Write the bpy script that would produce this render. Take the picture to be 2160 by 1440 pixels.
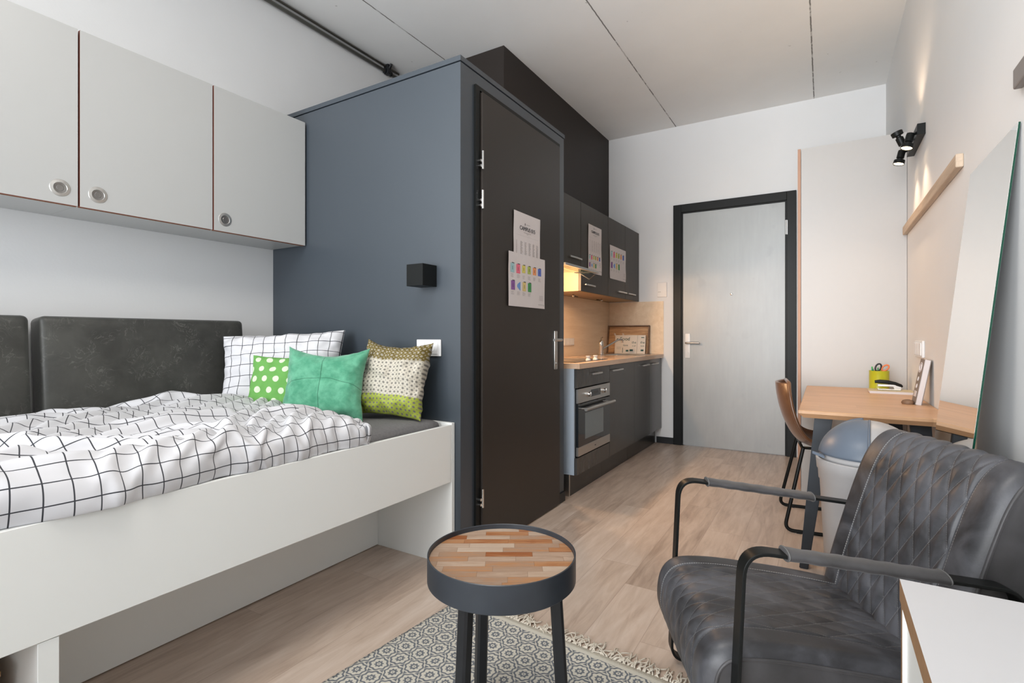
import bpy, bmesh, math, random
import numpy as np
from mathutils import Vector, Matrix, noise
PI = math.pi
for o in list(bpy.data.objects): bpy.data.objects.remove(o)
SC = bpy.context.scene
C = SC.collection

# ------------------------------------------------------------------ camera
F_PX = 1091.0; HOR = 708.0; TH = math.atan2(1738-1080, F_PX); CH = 1.07
cam = bpy.data.cameras.new('camera'); camo = bpy.data.objects.new('camera', cam); C.objects.link(camo)
camo.location = (0, 0, CH); camo.rotation_euler = (PI/2, 0, TH)
cam.sensor_width = 36; cam.lens = F_PX/2160*36; cam.shift_y = -(720-HOR)/2160
cam.clip_start = 0.02
SC.camera = camo
# ------------------------------------------------------------------ colour, world, daylight
SC.view_settings.view_transform = 'Standard'; SC.view_settings.look = 'None'
SC.view_settings.gamma = 1; SC.view_settings.use_curve_mapping = False
SC.view_settings.exposure = 0.47
w = bpy.data.worlds.new('world'); SC.world = w; w.use_nodes = True
w.node_tree.nodes['Background'].inputs[0].default_value = (0.80, 0.90, 1.0, 1)
w.node_tree.nodes['Background'].inputs[1].default_value = 1.0
def area(name, loc, rot, sx, sy, power, col):
    l = bpy.data.lights.new(name, 'AREA'); l.shape = 'RECTANGLE'; l.size = sx; l.size_y = sy
    l.energy = power; l.color = col
    o = bpy.data.objects.new(name, l); o.location = loc; o.rotation_euler = rot; C.objects.link(o)
    return o
# sky light coming through the big window in the wall behind the camera
area('daylight_window', (-2.1, -9.0, 0.2), (PI/2, 0, 0), 6.4, 10.5, 1900, (0.97, 0.985, 1.0))
# fill light added out of view overhead to brighten the room
area('fill_light', (-1.0, .55, 3.05), (0, 0, 0), 1.0, .6, 21, (1.0, .95, .88))

XL, XR, YF, ZC, YN = -2.865, 0.435, 5.204, 3.13, -1.3

# ------------------------------------------------------------------ node helper
class S:
    def __init__(s, g, sock): s.g = g; s.s = sock
    def __add__(s, o): return s.g.m('ADD', s, o)
    __radd__ = __add__
    def __sub__(s, o): return s.g.m('SUBTRACT', s, o)
    def __rsub__(s, o): return s.g.m('SUBTRACT', o, s)
    def __mul__(s, o): return s.g.m('MULTIPLY', s, o)
    __rmul__ = __mul__
    def __truediv__(s, o): return s.g.m('DIVIDE', s, o)
class G:
    def __init__(g, name):
        g.mat = bpy.data.materials.new(name); g.mat.use_nodes = True
        g.t = g.mat.node_tree; g.b = g.t.nodes['Principled BSDF']
    def put(g, inp, v):
        if isinstance(v, S): g.t.links.new(v.s, inp)
        elif v is not None:
            if hasattr(inp.default_value, '__len__') and not hasattr(v, '__len__'): v = (v,)*len(inp.default_value)
            if hasattr(v, '__len__') and len(v) == 3 and len(inp.default_value) == 4: v = (*v, 1)
            inp.default_value = v
    def n(g, typ, **k):
        nd = g.t.nodes.new(typ)
        for a, b in k.items(): setattr(nd, a, b)
        return nd
    def m(g, op, a, b=None, c=None):
        nd = g.n('ShaderNodeMath', operation=op); g.put(nd.inputs[0], a)
        if b is not None: g.put(nd.inputs[1], b)
        if c is not None: g.put(nd.inputs[2], c)
        return S(g, nd.outputs[0])
    def coord(g, kind='Object'):
        return S(g, g.n('ShaderNodeTexCoord').outputs[kind])
    def xyz(g, v):
        nd = g.n('ShaderNodeSeparateXYZ'); g.put(nd.inputs[0], v)
        return [S(g, o) for o in nd.outputs]
    def vec(g, x, y, z=0):
        nd = g.n('ShaderNodeCombineXYZ'); g.put(nd.inputs[0], x); g.put(nd.inputs[1], y); g.put(nd.inputs[2], z)
        return S(g, nd.outputs[0])
    def noise(g, v, scale=5, detail=3, rough=.5, dist=0):
        nd = g.n('ShaderNodeTexNoise'); g.put(nd.inputs['Vector'], v); nd.inputs['Scale'].default_value = scale
        nd.inputs['Detail'].default_value = detail; nd.inputs['Roughness'].default_value = rough
        nd.inputs['Distortion'].default_value = dist
        return S(g, nd.outputs[0])
    def white(g, v):
        nd = g.n('ShaderNodeTexWhiteNoise', noise_dimensions='3D'); g.put(nd.inputs['Vector'], v)
        return S(g, nd.outputs['Value'])
    def mix(g, f, a, b):
        nd = g.n('ShaderNodeMix', data_type='RGBA'); g.put(nd.inputs[0], f); g.put(nd.inputs[6], a); g.put(nd.inputs[7], b)
        return S(g, nd.outputs[2])
    def ramp(g, f, stops):
        nd = g.n('ShaderNodeValToRGB'); r = nd.color_ramp
        while len(r.elements) < len(stops): r.elements.new(.5)
        for e, (p, c) in zip(r.elements, stops): e.position = p; e.color = (*c, 1)
        g.put(nd.inputs[0], f); return S(g, nd.outputs[0])
    def step(g, a, lo, hi):   # smooth 0..1 between lo and hi
        nd = g.n('ShaderNodeMapRange', interpolation_type='SMOOTHSTEP'); g.put(nd.inputs[0], a)
        nd.inputs[1].default_value = lo; nd.inputs[2].default_value = hi
        return S(g, nd.outputs[0])
    def bump(g, hgt, strength=.3, dist=.002):
        nd = g.n('ShaderNodeBump'); nd.inputs['Strength'].default_value = strength
        nd.inputs['Distance'].default_value = dist; g.put(nd.inputs['Height'], hgt)
        g.t.links.new(nd.outputs[0], g.b.inputs['Normal'])
    def out(g, col=None, rough=None, metal=None, spec=None, coat=None):
        g.put(g.b.inputs['Base Color'], col); g.put(g.b.inputs['Roughness'], rough)
        g.put(g.b.inputs['Metallic'], metal); g.put(g.b.inputs['Specular IOR Level'], spec)
        g.put(g.b.inputs['Coat Weight'], coat)
        return g.mat
def sr(r, g, b):   # sRGB 0-255 to linear
    return tuple((c/255/12.92 if c/255 <= .04045 else ((c/255+.055)/1.055)**2.4) for c in (r, g, b))
def flat(name, col, rough=.5, metal=0, spec=.5, var=.06, scale=30, bump=0, bs=200):
    g = G(name); v = g.coord(); n = g.noise(v, scale, 3)
    dark = tuple(c*(1-var) for c in col); lite = tuple(min(1, c*(1+var)) for c in col)
    if bump: g.bump(g.noise(v, bs, 2), bump, .001)
    return g.out(g.mix(n, dark, lite), rough, metal, spec)

M = {}
M['wall'] = flat('white_paint', (.76, .765, .77), .85, var=.02, scale=4, bump=.25, bs=90)
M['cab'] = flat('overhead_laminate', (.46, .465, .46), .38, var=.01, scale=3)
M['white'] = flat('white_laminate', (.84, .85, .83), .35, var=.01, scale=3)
M['low_top'] = flat('low_cabinet_laminate', (.56, .56, .575), .4, var=.01)
M['cream'] = flat('cream_laminate', (.45, .44, .43), .38, var=.01)
M['edge'] = flat('brown_board_edge', (.30, .17, .085), .6, var=.2, scale=60)
M['edge_dark'] = flat('red_brown_edge', (.26, .075, .045), .6)
M['steel'] = flat('brushed_steel', (.56, .55, .53), .32, 1, var=.08, scale=120)
M['steel_shaded'] = flat('shaded_brushed_steel', (.26, .25, .24), .35, 1, var=.1, scale=120)  # steel darkened to paint the shade of a recess into the handle cups
M['chrome'] = flat('chrome', (.75, .74, .73), .12, 1, var=.02)
M['black'] = flat('black_metal', (.013, .014, .016), .38, 0, .35, var=.2)
M['black_frame'] = flat('black_lacquer', (.006, .007, .007), .42, 0, .22)
M['anth'] = flat('anthracite_paint', (.040, .051, .064), .38, 0, .75, var=.03, scale=2)
M['dark'] = flat('dark_paint', (.026, .020, .017), .55, 0, .3, var=.05)
M['leaf'] = flat('dark_door_laminate', (.028, .023, .020), .40, 0, .4, var=.05, scale=2)
M['plinth'] = flat('dark_plinth', (.022, .021, .020), .25, var=.2, scale=8)
M['plastic'] = flat('white_plastic', (.72, .72, .72), .3, var=.01)
M['paper'] = flat('paper', (.66, .62, .62), .8, var=.02)
M['ink'] = flat('ink', (.06, .06, .07), .7)
M['ink_grey'] = flat('grey_ink', (.33, .31, .31), .8)
M['bin'] = flat('light_grey_plastic', (.40, .395, .40), .38, var=.02)
M['lid'] = flat('blue_grey_plastic', (.115, .145, .19), .4, var=.03)
M['birch_in'] = flat('birch_interior', (.36, .25, .15), .5, var=.06)
for k, c in dict(teal=(.35, .55, .58), pink=(.75, .16, .24), yellow=(.65, .58, .14), lime=(.42, .50, .12), orange=(.78, .32, .14),
                 blue=(.10, .16, .52), purple=(.24, .10, .32), sky=(.16, .32, .66), sand=(.68, .54, .22), green=(.06, .30, .10)).items():
    M['p_'+k] = flat('print_'+k, c, .8)

def wood(name, stops, axis=1, scale=3.0, stretch=9, rough=.45, bump=.15):
    g = G(name); x, y, z = g.xyz(g.coord()); s = [scale*stretch]*3; s[axis] = scale
    v = g.vec(x*s[0], y*s[1], z*s[2])
    n = g.noise(v, 1, 6, .6, .6); g.bump(n, bump, .001)
    return g.out(g.ramp(n, stops), rough)
M['birch'] = wood('birch_laminate', [(.3, sr(222, 198, 168)), (.7, sr(236, 216, 190))], 1, 2, 10)
M['worktop'] = wood('worktop_laminate', [(.3, sr(204, 172, 146)), (.7, sr(218, 190, 165))], 1, 3, 10, .22, .05)
M['front'] = wood('dark_wood_laminate', [(.3, (.034, .034, .033)), (.75, (.072, .070, .068))], 2, 3, 14, .26, .2)
M['front_up'] = wood('dark_upper_laminate', [(.3, (.030, .024, .018)), (.75, (.042, .034, .026))], 2, 3, 14, .45, .1)
M['side_blue'] = flat('grey_side_panel', (.38, .45, .53), .4, var=.02)
M['raw_wood'] = wood('raw_oak_strip', [(.3, sr(178, 158, 138)), (.7, sr(206, 186, 164))], 1, 3, 12, .7)
M['crate'] = wood('pine_crate', [(.3, sr(150, 104, 60)), (.7, sr(190, 140, 88))], 1, 3, 10, .6)

def planks(name, pw, pl, along, stops, gap=.0015, gapcol=(.10, .075, .055), rough=.45, var=.5, grain=(4, 45), coord='Object', gs=1.0, spec=.5):
    g = G(name); c = g.xyz(g.coord(coord)); L, W = (c[1], c[0]) if along == 'y' else (c[0], c[1])
    wi = W/pw; row = g.m('FLOOR', wi); off = g.white(g.vec(row, 3.3, 0))
    li = L/pl+off; col = g.m('FLOOR', li)
    rnd = g.white(g.vec(row, col, 7)); rnd2 = g.white(g.vec(row, col, 2))
    fw = g.m('FRACT', wi); fl = g.m('FRACT', li)
    dw = g.m('MINIMUM', fw, 1-fw)*pw; dl = g.m('MINIMUM', fl, 1-fl)*pl
    seam = 1-g.step(g.m('MINIMUM', dw, dl), gap*.4, gap*1.4)
    gr = g.noise(g.vec(L*grain[0]+rnd*50, W*grain[1]+rnd2*30, 0), gs, 8, .62, 1.2)
    big = g.noise(g.vec(L*1.6+rnd2*9, W*9+rnd*20, 0), 1, 4, .55, .8)
    f = gr*.5+big*.5+(rnd-.5)*var*.5
    colr = g.mix(seam*.55, g.ramp(f, stops), gapcol)
    g.bump(gr*.5-seam, .25, .001)
    return g.out(colr, rough, None, spec)
M['floor'] = planks('oak_floor_planks', .184, 1.22, 'y',
    [(.25, sr(150, 129, 114)), (.5, sr(192, 173, 158)), (.75, sr(214, 199, 187))], gap=.0012, gapcol=sr(150, 128, 114), rough=.36, var=.28, grain=(3.2, 26))
M['mosaic'] = planks('teak_mosaic', .029, .125, 'x',
    [(.22, sr(138, 82, 46)), (.36, sr(166, 120, 82)), (.48, sr(150, 124, 104)), (.64, sr(168, 144, 124)), (.85, sr(182, 164, 146))], gap=.0006, gapcol=sr(105, 75, 55), rough=.42, var=1.0, grain=(10, 90), coord='UV')
M['desk'] = planks('oak_desktop', .085, .45, 'x',
    [(.25, sr(180, 140, 104)), (.55, sr(202, 160, 122)), (.8, sr(218, 178, 142))], gap=.0003, gapcol=sr(170, 128, 92), rough=.4, var=.28, grain=(4, 40))

def ceiling_mat():
    g = G('concrete_ceiling'); v = g.coord(); x, y, z = g.xyz(v)
    j = g.m('FRACT', (x+2.424)/1.175+.5)-.5
    wob = (g.noise(g.vec(0, y*9, 0), 3, 4)-.5)*.006
    d = g.m('ABSOLUTE', j*1.175+wob)
    line = 1-g.step(d, .002, .006)
    broken = g.step(g.noise(g.vec(x*2, y*4, 0), 3, 3), .38, .5)
    rim = (1-g.step(g.m('ABSOLUTE', j*1.175-.016), .004, .014))
    spots = 1-g.step(S(g, None) if False else g.noise(v, 22, 2, .4), .20, .24)
    n = g.noise(v, 2.5, 6, .6)
    col = g.mix(n, (.80, .80, .79), (.88, .88, .87))
    col = g.mix(rim*.35, col, (.82, .82, .81))
    col = g.mix(line*(.45+.5*broken), col, (.14, .13, .12))
    col = g.mix(spots*.4, col, (.3, .29, .28))
    g.bump(g.noise(v, 60, 4)*.4-line, .3, .003)
    return g.out(col, .9)
M['ceiling'] = ceiling_mat()

def door_mat():
    g = G('brushed_grey_door'); x, y, z = g.xyz(g.coord())
    n = g.noise(g.vec(x*3, 0, z*1.4), 1.2, 5, .6, .5); n2 = g.noise(g.vec(x*40, 0, z*4), 1, 3)
    sm = g.step(g.noise(g.vec(x*5, 3, z*4), 1.3, 3), .62, .72)
    f = n*.7+n2*.3
    col = g.mix(f, (.27, .28, .28), (.38, .39, .39))
    return g.out(g.mix(sm*.25, col, (.25, .26, .26)), .42, .25)
M['door'] = door_mat()

def leather(name, c0, c1, rough=.42, scratch=0, scale=7):
    g = G(name); v = g.coord()
    n = g.noise(v, scale, 5, .6, .4); n2 = g.noise(v, scale*.4, 3)
    f = g.step(n*.6+n2*.4, .32, .68)
    col = g.mix(f, c0, c1)
    if scratch:
        r = g.noise(v, 15, 2, .5, 2.6)
        s = (1-g.step(g.m('ABSOLUTE', r-.5), .0, .03))*g.step(g.noise(v, 11, 2), .46, .62)
        col = g.mix(s*scratch, col, tuple(min(1, c*2.6+.02) for c in c1))
    g.bump(g.noise(v, 320, 3), .25, .0006)
    g.put(g.b.inputs['Sheen Weight'], .15)
    return g.out(col, g.m('ADD', n*.2, rough-.1))
M['leather_bed'] = leather('olive_grey_leatherette', (.024, .024, .021), (.056, .056, .049), .5, .42, 9)
M['leather_brown'] = leather('tan_leatherette', (.085, .035, .014), (.19, .085, .035), .3, 0, 6)
M['leather_arm'] = leather('grey_arm_leather', (.030, .029, .030), (.062, .060, .064), .45, 0, 9)

def quilt_mat():
    # UV = (width position, length position) in metres, quilted only between tA and tB
    g = G('grey_quilted_leather'); v = g.coord(); t, l, _ = g.xyz(g.coord('UV'))
    n = g.noise(v, 8, 5, .6, .5); n2 = g.noise(v, 3, 3)
    col = g.mix(g.step(n*.6+n2*.4, .38, .62), (.026, .026, .029), (.086, .088, .100))
    a = t/QA+l/QB; b = t/QA-l/QB
    d1 = g.m('ABSOLUTE', g.m('FRACT', a)-.5); d2 = g.m('ABSOLUTE', g.m('FRACT', b)-.5)
    d = g.m('MINIMUM', d1, d2)
    dash = g.step(g.m('FRACT', l/.0042), .25, .4)
    inside = g.step(t, .114, .116)*(1-g.step(t, .445, .447))
    st = (1-g.step(d, .008, .017))*dash*inside
    s1 = 1-g.step(g.m('ABSOLUTE', t-.1055), .0007, .0013); s2 = 1-g.step(g.m('ABSOLUTE', t-.4565), .0007, .0013)
    s3 = 1-g.step(g.m('ABSOLUTE', t-.031), .0006, .0012)
    dash2 = g.step(g.m('FRACT', l/.007), .25, .4)
    seam = g.m('MAXIMUM', g.m('MAXIMUM', s1, s2), s3)*dash2
    col = g.mix(g.m('MAXIMUM', st*.45, seam*.8), col, (.36, .36, .36))
    g.bump(g.noise(v, 300, 3), .3, .0006)
    return g.out(col, n*.22+.33)
QA, QB = .056, .128
M['quilt'] = quilt_mat()

def fabric_bump(g, uv, s=900, st=.15):
    g.bump(g.noise(uv, s, 1), st, .0005)
def check_mat():
    g = G('white_checked_cotton'); x, y, _ = g.xyz(g.coord('UV')); p = .054
    wob = (g.noise(g.coord('UV'), 6, 2)-.5)*.004
    dx = g.m('ABSOLUTE', g.m('FRACT', (x+wob)/p)-.5)*p; dy = g.m('ABSOLUTE', g.m('FRACT', (y+wob)/p)-.5)*p
    line = 1-g.step(g.m('MINIMUM', dx, dy), .0012, .0019)
    col = g.mix(line, (.64, .64, .665), (.045, .047, .055))
    fabric_bump(g, g.coord('UV'))
    return g.out(col, .85, None, .2)
M['check'] = check_mat()
def dots_mat():
    g = G('green_polka_dot_cotton'); x, y, _ = g.xyz(g.coord('UV'))
    px, py = .058, .05
    row = g.m('FLOOR', y/py); sh = g.m('MODULO', g.m('ABSOLUTE', row), 2.0)*.5
    fx = (g.m('FRACT', x/px+sh)-.5)*px; fy = (g.m('FRACT', y/py)-.5)*py
    r = g.m('SQRT', fx*fx+fy*fy)
    d = 1-g.step(r, .0135, .0145)
    # dark grass blades on the right side
    bl = 1-g.step(g.m('ABSOLUTE', y-.10-(x-.06)*.45-.02*g.m('SINE', x*60.0)), .002, .004)
    bl2 = 1-g.step(g.m('ABSOLUTE', y-.055-(x-.05)*.2), .002, .005)
    msk = g.step(x, .045, .075)
    col = g.mix(d, sr(104, 160, 84), sr(204, 216, 190))
    col = g.mix(g.m('MAXIMUM', bl, bl2)*msk, col, sr(14, 62, 34))
    fabric_bump(g, g.coord('UV')); return g.out(col, .85, None, .2)
M['dots'] = dots_mat()
def teal_mat():
    g = G('teal_suede'); v = g.coord('UV'); x, y, _ = g.xyz(v)
    n = g.noise(v, 16, 5, .65, .15)
    col = g.mix(g.step(n, .3, .7), sr(66, 136, 106), sr(100, 166, 136))
    arc = y+x*x*1.2-.012
    s = 1-g.step(g.m('MINIMUM', g.m('ABSOLUTE', x), g.m('ABSOLUTE', arc)), .0008, .0022)
    col = g.mix(s*.7, col, sr(30, 84, 62)); g.bump(n*.3-s, .35, .002)
    g.put(g.b.inputs['Sheen Weight'], .3)
    return g.out(col, .8, None, .2)
M['teal'] = teal_mat()
def tri_mat():
    g = G('three_band_dotted_velvet'); x, y, _ = g.xyz(g.coord('UV')); p = .020
    def lat(ox, oy, r0, r1):
        fx = (g.m('FRACT', x/p+ox)-.5)*p; fy = (g.m('FRACT', y/p+oy)-.5)*p
        return 1-g.step(g.m('SQRT', fx*fx+fy*fy), r0, r1)
    big = lat(0, 0, .0046, .0054); inn = lat(0, 0, .0022, .003); sm = lat(.5, .5, .0018, .0024)
    band = y+(g.noise(g.coord('UV'), 8, 2)-.5)*.004
    top = g.step(band, .085, .0865); mid = g.step(band, -.085, -.0835)
    base = g.mix(mid, sr(156, 168, 66), sr(186, 180, 166)); base = g.mix(top, base, sr(104, 90, 44))
    dot = g.mix(top, sr(122, 118, 110), sr(170, 164, 150))
    col = g.mix(g.m('MAXIMUM', big, sm), base, dot); col = g.mix(inn*.5, col, sr(90, 86, 84))
    return g.out(col, .55, None, .4)
M['tri'] = tri_mat()
def rug_mat():
    g = G('patterned_rug'); v = g.coord('UV'); x0, y0, _ = g.xyz(v)
    wx = (g.noise(v, 16, 2)-.5)*.016; wy = (g.noise(g.vec(y0, x0, 3), 16, 2)-.5)*.016
    x = x0+wx; y = y0+wy; P = .068; Q = .0589
    def cell(ox, oy):
        fx = (g.m('FRACT', x/P+ox)-.5)*P; fy = (g.m('FRACT', y/(2*Q)+oy)-.5)*2*Q
        return fx, fy, g.m('SQRT', fx*fx+fy*fy)
    a = cell(0, 0); b = cell(.5, .5)
    useb = g.m('LESS_THAN', b[2], a[2])
    sel = lambda i: a[i]+(b[i]-a[i])*useb
    fx, fy, r = sel(0), sel(1), sel(2)
    th = g.m('ARCTAN2', fy, fx); c8 = g.m('COSINE', th*8.0)
    star = (1-g.step(r-c8*.0023, .0138, .0150))
    hole = 1-g.step(r, .0060, .0070); dot = 1-g.step(r, .0021, .0030)
    ring = 1-g.step(g.m('ABSOLUTE', r-.0283-g.m('COSINE', th*8.0+PI)*.0021), .0027, .0038)
    # spots in the gaps between rosettes
    far = g.step(r, .0347, .0356)
    m = g.m('MAXIMUM', g.m('SUBTRACT', star, hole), dot); m = g.m('MAXIMUM', m, ring); m = g.m('MAXIMUM', m, far)
    border = g.m('MULTIPLY', g.step(y0, .0, .001), g.step(g.m('MULTIPLY', y0, -1.0), -.001, .0)) if False else None
    edge = g.step(y0, .03, .032)
    m = m*edge
    weave = g.m('SINE', x0*1900.0)*.5+.5
    col = g.mix(m, sr(206, 202, 190), sr(112, 116, 122)); col = g.mix(weave*.14, col, (.08, .08, .08))
    g.bump(weave*.6+g.noise(v, 400, 2), .4, .0015)
    return g.out(col, .9, None, .1)
M['rug'] = rug_mat()
M['fringe'] = flat('cream_cotton_fringe', sr(206, 198, 184), .9)
M['mattress'] = flat('grey_jersey_sheet', (.165, .162, .165), .9, 0, .2, .25, 90, .4, 500)
def glassy(name, col, rough, ior=1.5):
    g = G(name); g.b.inputs['Transmission Weight'].default_value = 1; g.b.inputs['IOR'].default_value = ior
    return g.out(col, rough)
M['green_glass'] = flat('green_glass_edge', (.004, .05, .030), .1)
g = G('mirror_silver'); M['mirror'] = g.out((.90, .91, .90), .01, 1)
g = G('oven_glass'); M['oven_glass'] = g.out((.012, .016, .02), .05, 0, .9)
g = G('oven_window'); M['oven_window'] = g.out((.16, .20, .22), .08, 0, .8)
def thin_glass():
    g = G('window_glass'); tr = g.n('ShaderNodeBsdfTransparent'); gl = g.n('ShaderNodeBsdfGlossy'); gl.inputs['Roughness'].default_value = .02
    mx = g.n('ShaderNodeMixShader'); mx.inputs[0].default_value = .06
    g.t.links.new(tr.outputs[0], mx.inputs[1]); g.t.links.new(gl.outputs[0], mx.inputs[2])
    g.t.links.new(mx.outputs[0], g.t.nodes['Material Output'].inputs[0]); return g.mat
M['glass'] = thin_glass()
def visor_glass():
    g = G('hood_visor_glass'); tr = g.n('ShaderNodeBsdfTransparent'); tr.inputs[0].default_value = (.75, .86, .82, 1)
    gl = g.n('ShaderNodeBsdfGlossy'); gl.inputs['Roughness'].default_value = .08; gl.inputs[0].default_value = (.8, .88, .86, 1)
    mx = g.n('ShaderNodeMixShader'); mx.inputs[0].default_value = .35
    g.t.links.new(tr.outputs[0], mx.inputs[1]); g.t.links.new(gl.outputs[0], mx.inputs[2])
    g.t.links.new(mx.outputs[0], g.t.nodes['Material Output'].inputs[0]); return g.mat
M['visor'] = visor_glass()
def glow(name, col, st):
    g = G(name); g.put(g.b.inputs['Emission Color'], col); g.b.inputs['Emission Strength'].default_value = st
    return g.out((.8, .7, .6), .5)
M['lamp_glow'] = glow('warm_lamp_lens', (1.0, .72, .42), 14)
M['tin'] = flat('yellow_green_tin', sr(178, 176, 38), .35, var=.04)
M['red'] = flat('red_print', sr(178, 52, 28), .5)
M['orange_pl'] = flat('orange_plastic', sr(214, 116, 62), .4)
M['book_grey'] = flat('grey_cover', sr(128, 116, 108), .6)
M['tray_wood'] = wood('tray_wood', [(.3, sr(160, 118, 82)), (.55, sr(196, 154, 112)), (.8, sr(216, 182, 144))], 0, 6, 8, .6)
M['tray_rim'] = wood('tray_rim_wood', [(.3, sr(96, 66, 48)), (.8, sr(150, 122, 98))], 0, 6, 8, .6)
M['print_teal'] = flat('teal_ink', sr(60, 96, 92), .8)
M['brown_leather_dark'] = flat('dark_leather_inside', (.045, .020, .010), .4)

# ------------------------------------------------------------------ mesh helpers
class B:
    def __init__(s): s.bm = bmesh.new(); s.uv = s.bm.loops.layers.uv.new('UVMap')
    def box(s, x0, x1, y0, y1, z0, z1, bev=0.0, seg=2, mi=0, M4=None):
        x0, x1 = min(x0, x1), max(x0, x1); y0, y1 = min(y0, y1), max(y0, y1); z0, z1 = min(z0, z1), max(z0, z1)
        r = bmesh.ops.create_cube(s.bm, size=1); vs = r['verts']
        for v in vs: v.co = Vector(((x0+x1)/2+v.co.x*(x1-x0), (y0+y1)/2+v.co.y*(y1-y0), (z0+z1)/2+v.co.z*(z1-z0)))
        fs = list({f for v in vs for f in v.link_faces})
        if bev > 0:
            es = list({e for v in vs for e in v.link_edges})
            r = bmesh.ops.bevel(s.bm, geom=es, offset=bev, segments=seg, profile=.5, affect='EDGES')
            fs = list(set(r['faces']) | {f for f in fs if f.is_valid}); vs = list({v for f in fs for v in f.verts})
        for f in fs: f.material_index = mi
        if M4 is not None:
            for v in vs: v.co = M4 @ v.co
        return fs
    def tube(s, pts, r, n=12, caps=True, flat_=None, closed=False):
        # r radius or list; flat_ = (width, thickness, width direction) gives a rectangular section
        pts = [Vector(p) for p in pts]; rings = []; N = len(pts)
        up = None
        for i, p in enumerate(pts):
            a = pts[i-1] if (i > 0 or closed) else p; b = pts[(i+1) % N] if (i < N-1 or closed) else p
            d = (b-a).normalized()
            if flat_:
                wd = Vector(flat_[2]).normalized(); nn = d.cross(wd).normalized(); hw, ht = flat_[0]/2, flat_[1]/2
                bv = min(ht, hw)*.35
                sec = [(hw, ht-bv), (hw-bv, ht), (-hw+bv, ht), (-hw, ht-bv), (-hw, -ht+bv), (-hw+bv, -ht), (hw-bv, -ht), (hw, -ht+bv)]
                ring = [s.bm.verts.new(p+wd*u+nn*v) for u, v in sec]
            else:
                if up is None:
                    up = Vector((0, 0, 1)) if abs(d.z) < .9 else Vector((1, 0, 0))
                side = d.cross(up).normalized(); up2 = side.cross(d).normalized(); up = up2
                rr = r[i] if hasattr(r, '__len__') else r
                ring = [s.bm.verts.new(p+side*math.cos(2*PI*k/n)*rr+up2*math.sin(2*PI*k/n)*rr) for k in range(n)]
            rings.append(ring)
        m = len(rings[0]); R = N if closed else N-1
        for i in range(R):
            A, Bq = rings[i], rings[(i+1) % N]
            for k in range(m): s.bm.faces.new((A[k], A[(k+1) % m], Bq[(k+1) % m], Bq[k]))
        if caps and not closed:
            s.bm.faces.new(rings[0][::-1]); s.bm.faces.new(rings[-1])
    def lathe(s, prof, c=(0, 0, 0), n=48, M4=None, a0=0, a1=2*PI):
        full = abs(a1-a0-2*PI) < 1e-6; cols = []; K = n if full else n+1
        for k in range(K):
            a = a0+(a1-a0)*k/n; col = []
            for (r, z) in prof:
                p = Vector((math.cos(a)*max(r, 1e-5), math.sin(a)*max(r, 1e-5), z))
                if M4 is not None: p = M4 @ p
                col.append(s.bm.verts.new(p+Vector(c)))
            cols.append(col)
        for k in range(n):
            A, Bq = cols[k], cols[(k+1) % K]
            for i in range(len(prof)-1): s.bm.faces.new((A[i], Bq[i], Bq[i+1], A[i+1]))
    def grid(s, f, nu, nv, uvf=None, flip=False, closeu=False):
        vs = [[s.bm.verts.new(f(i/nu, j/nv)) for j in range(nv+1)] for i in range(nu+1)]
        for i in range(nu):
            for j in range(nv):
                q = [(i, j), (i+1, j), (i+1, j+1), (i, j+1)]
                if flip: q = q[::-1]
                fc = s.bm.faces.new([vs[a][b] for a, b in q])
                if uvf:
                    for lp, (a, b) in zip(fc.loops, q): lp[s.uv].uv = uvf(a/nu, b/nv)
        return vs
    def poly(s, pts, mi=0):
        f = s.bm.faces.new([s.bm.verts.new(p) for p in pts]); f.material_index = mi; return f
    def prism(s, pts, d, mi=0):
        a = [s.bm.verts.new(p) for p in pts]; b = [s.bm.verts.new(Vector(p)+Vector(d)) for p in pts]; n = len(a)
        fs = [s.bm.faces.new(a[::-1]), s.bm.faces.new(b)]+[s.bm.faces.new((a[k], a[(k+1) % n], b[(k+1) % n], b[k])) for k in range(n)]
        for f in fs: f.material_index = mi
        return fs
ORG = {}
def empty(name, loc, label, cat, group=None):
    o = bpy.data.objects.new(name, None); o.empty_display_size = .1; C.objects.link(o); o.location = loc
    ORG[o.name] = Vector(loc); o['label'] = label; o['category'] = cat
    if group: o['group'] = group
    return o
def mk(name, b, mats, parent=None, smooth=False, label=None, cat=None, group=None, kind=None, weld=False, auto=None):
    bm = b.bm
    if weld: bmesh.ops.remove_doubles(bm, verts=bm.verts, dist=1e-5)
    bmesh.ops.recalc_face_normals(bm, faces=bm.faces)
    if parent is not None: org = ORG[parent.name]
    elif kind == 'structure': org = Vector((0, 0, 0))
    else:
        lo = [min(v.co[i] for v in bm.verts) for i in range(3)]; hi = [max(v.co[i] for v in bm.verts) for i in range(3)]
        org = Vector(((lo[0]+hi[0])/2, (lo[1]+hi[1])/2, lo[2]))
    for v in bm.verts: v.co -= org
    me = bpy.data.meshes.new(name); bm.to_mesh(me); bm.free()
    if not isinstance(mats, (list, tuple)): mats = [mats]
    for m in mats: me.materials.append(m)
    if smooth: me.polygons.foreach_set('use_smooth', [True]*len(me.polygons))
    if smooth and auto: me.set_sharp_from_angle(angle=math.radians(auto))
    o = bpy.data.objects.new(name, me); C.objects.link(o)
    if parent is not None: o.parent = parent
    else: o.location = org
    ORG[o.name] = org
    if label: o['label'] = label
    if cat: o['category'] = cat
    if group: o['group'] = group
    if kind: o['kind'] = kind
    return o
def bx(*a, **k):
    b = B(); b.box(*a, **k); return b
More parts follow.
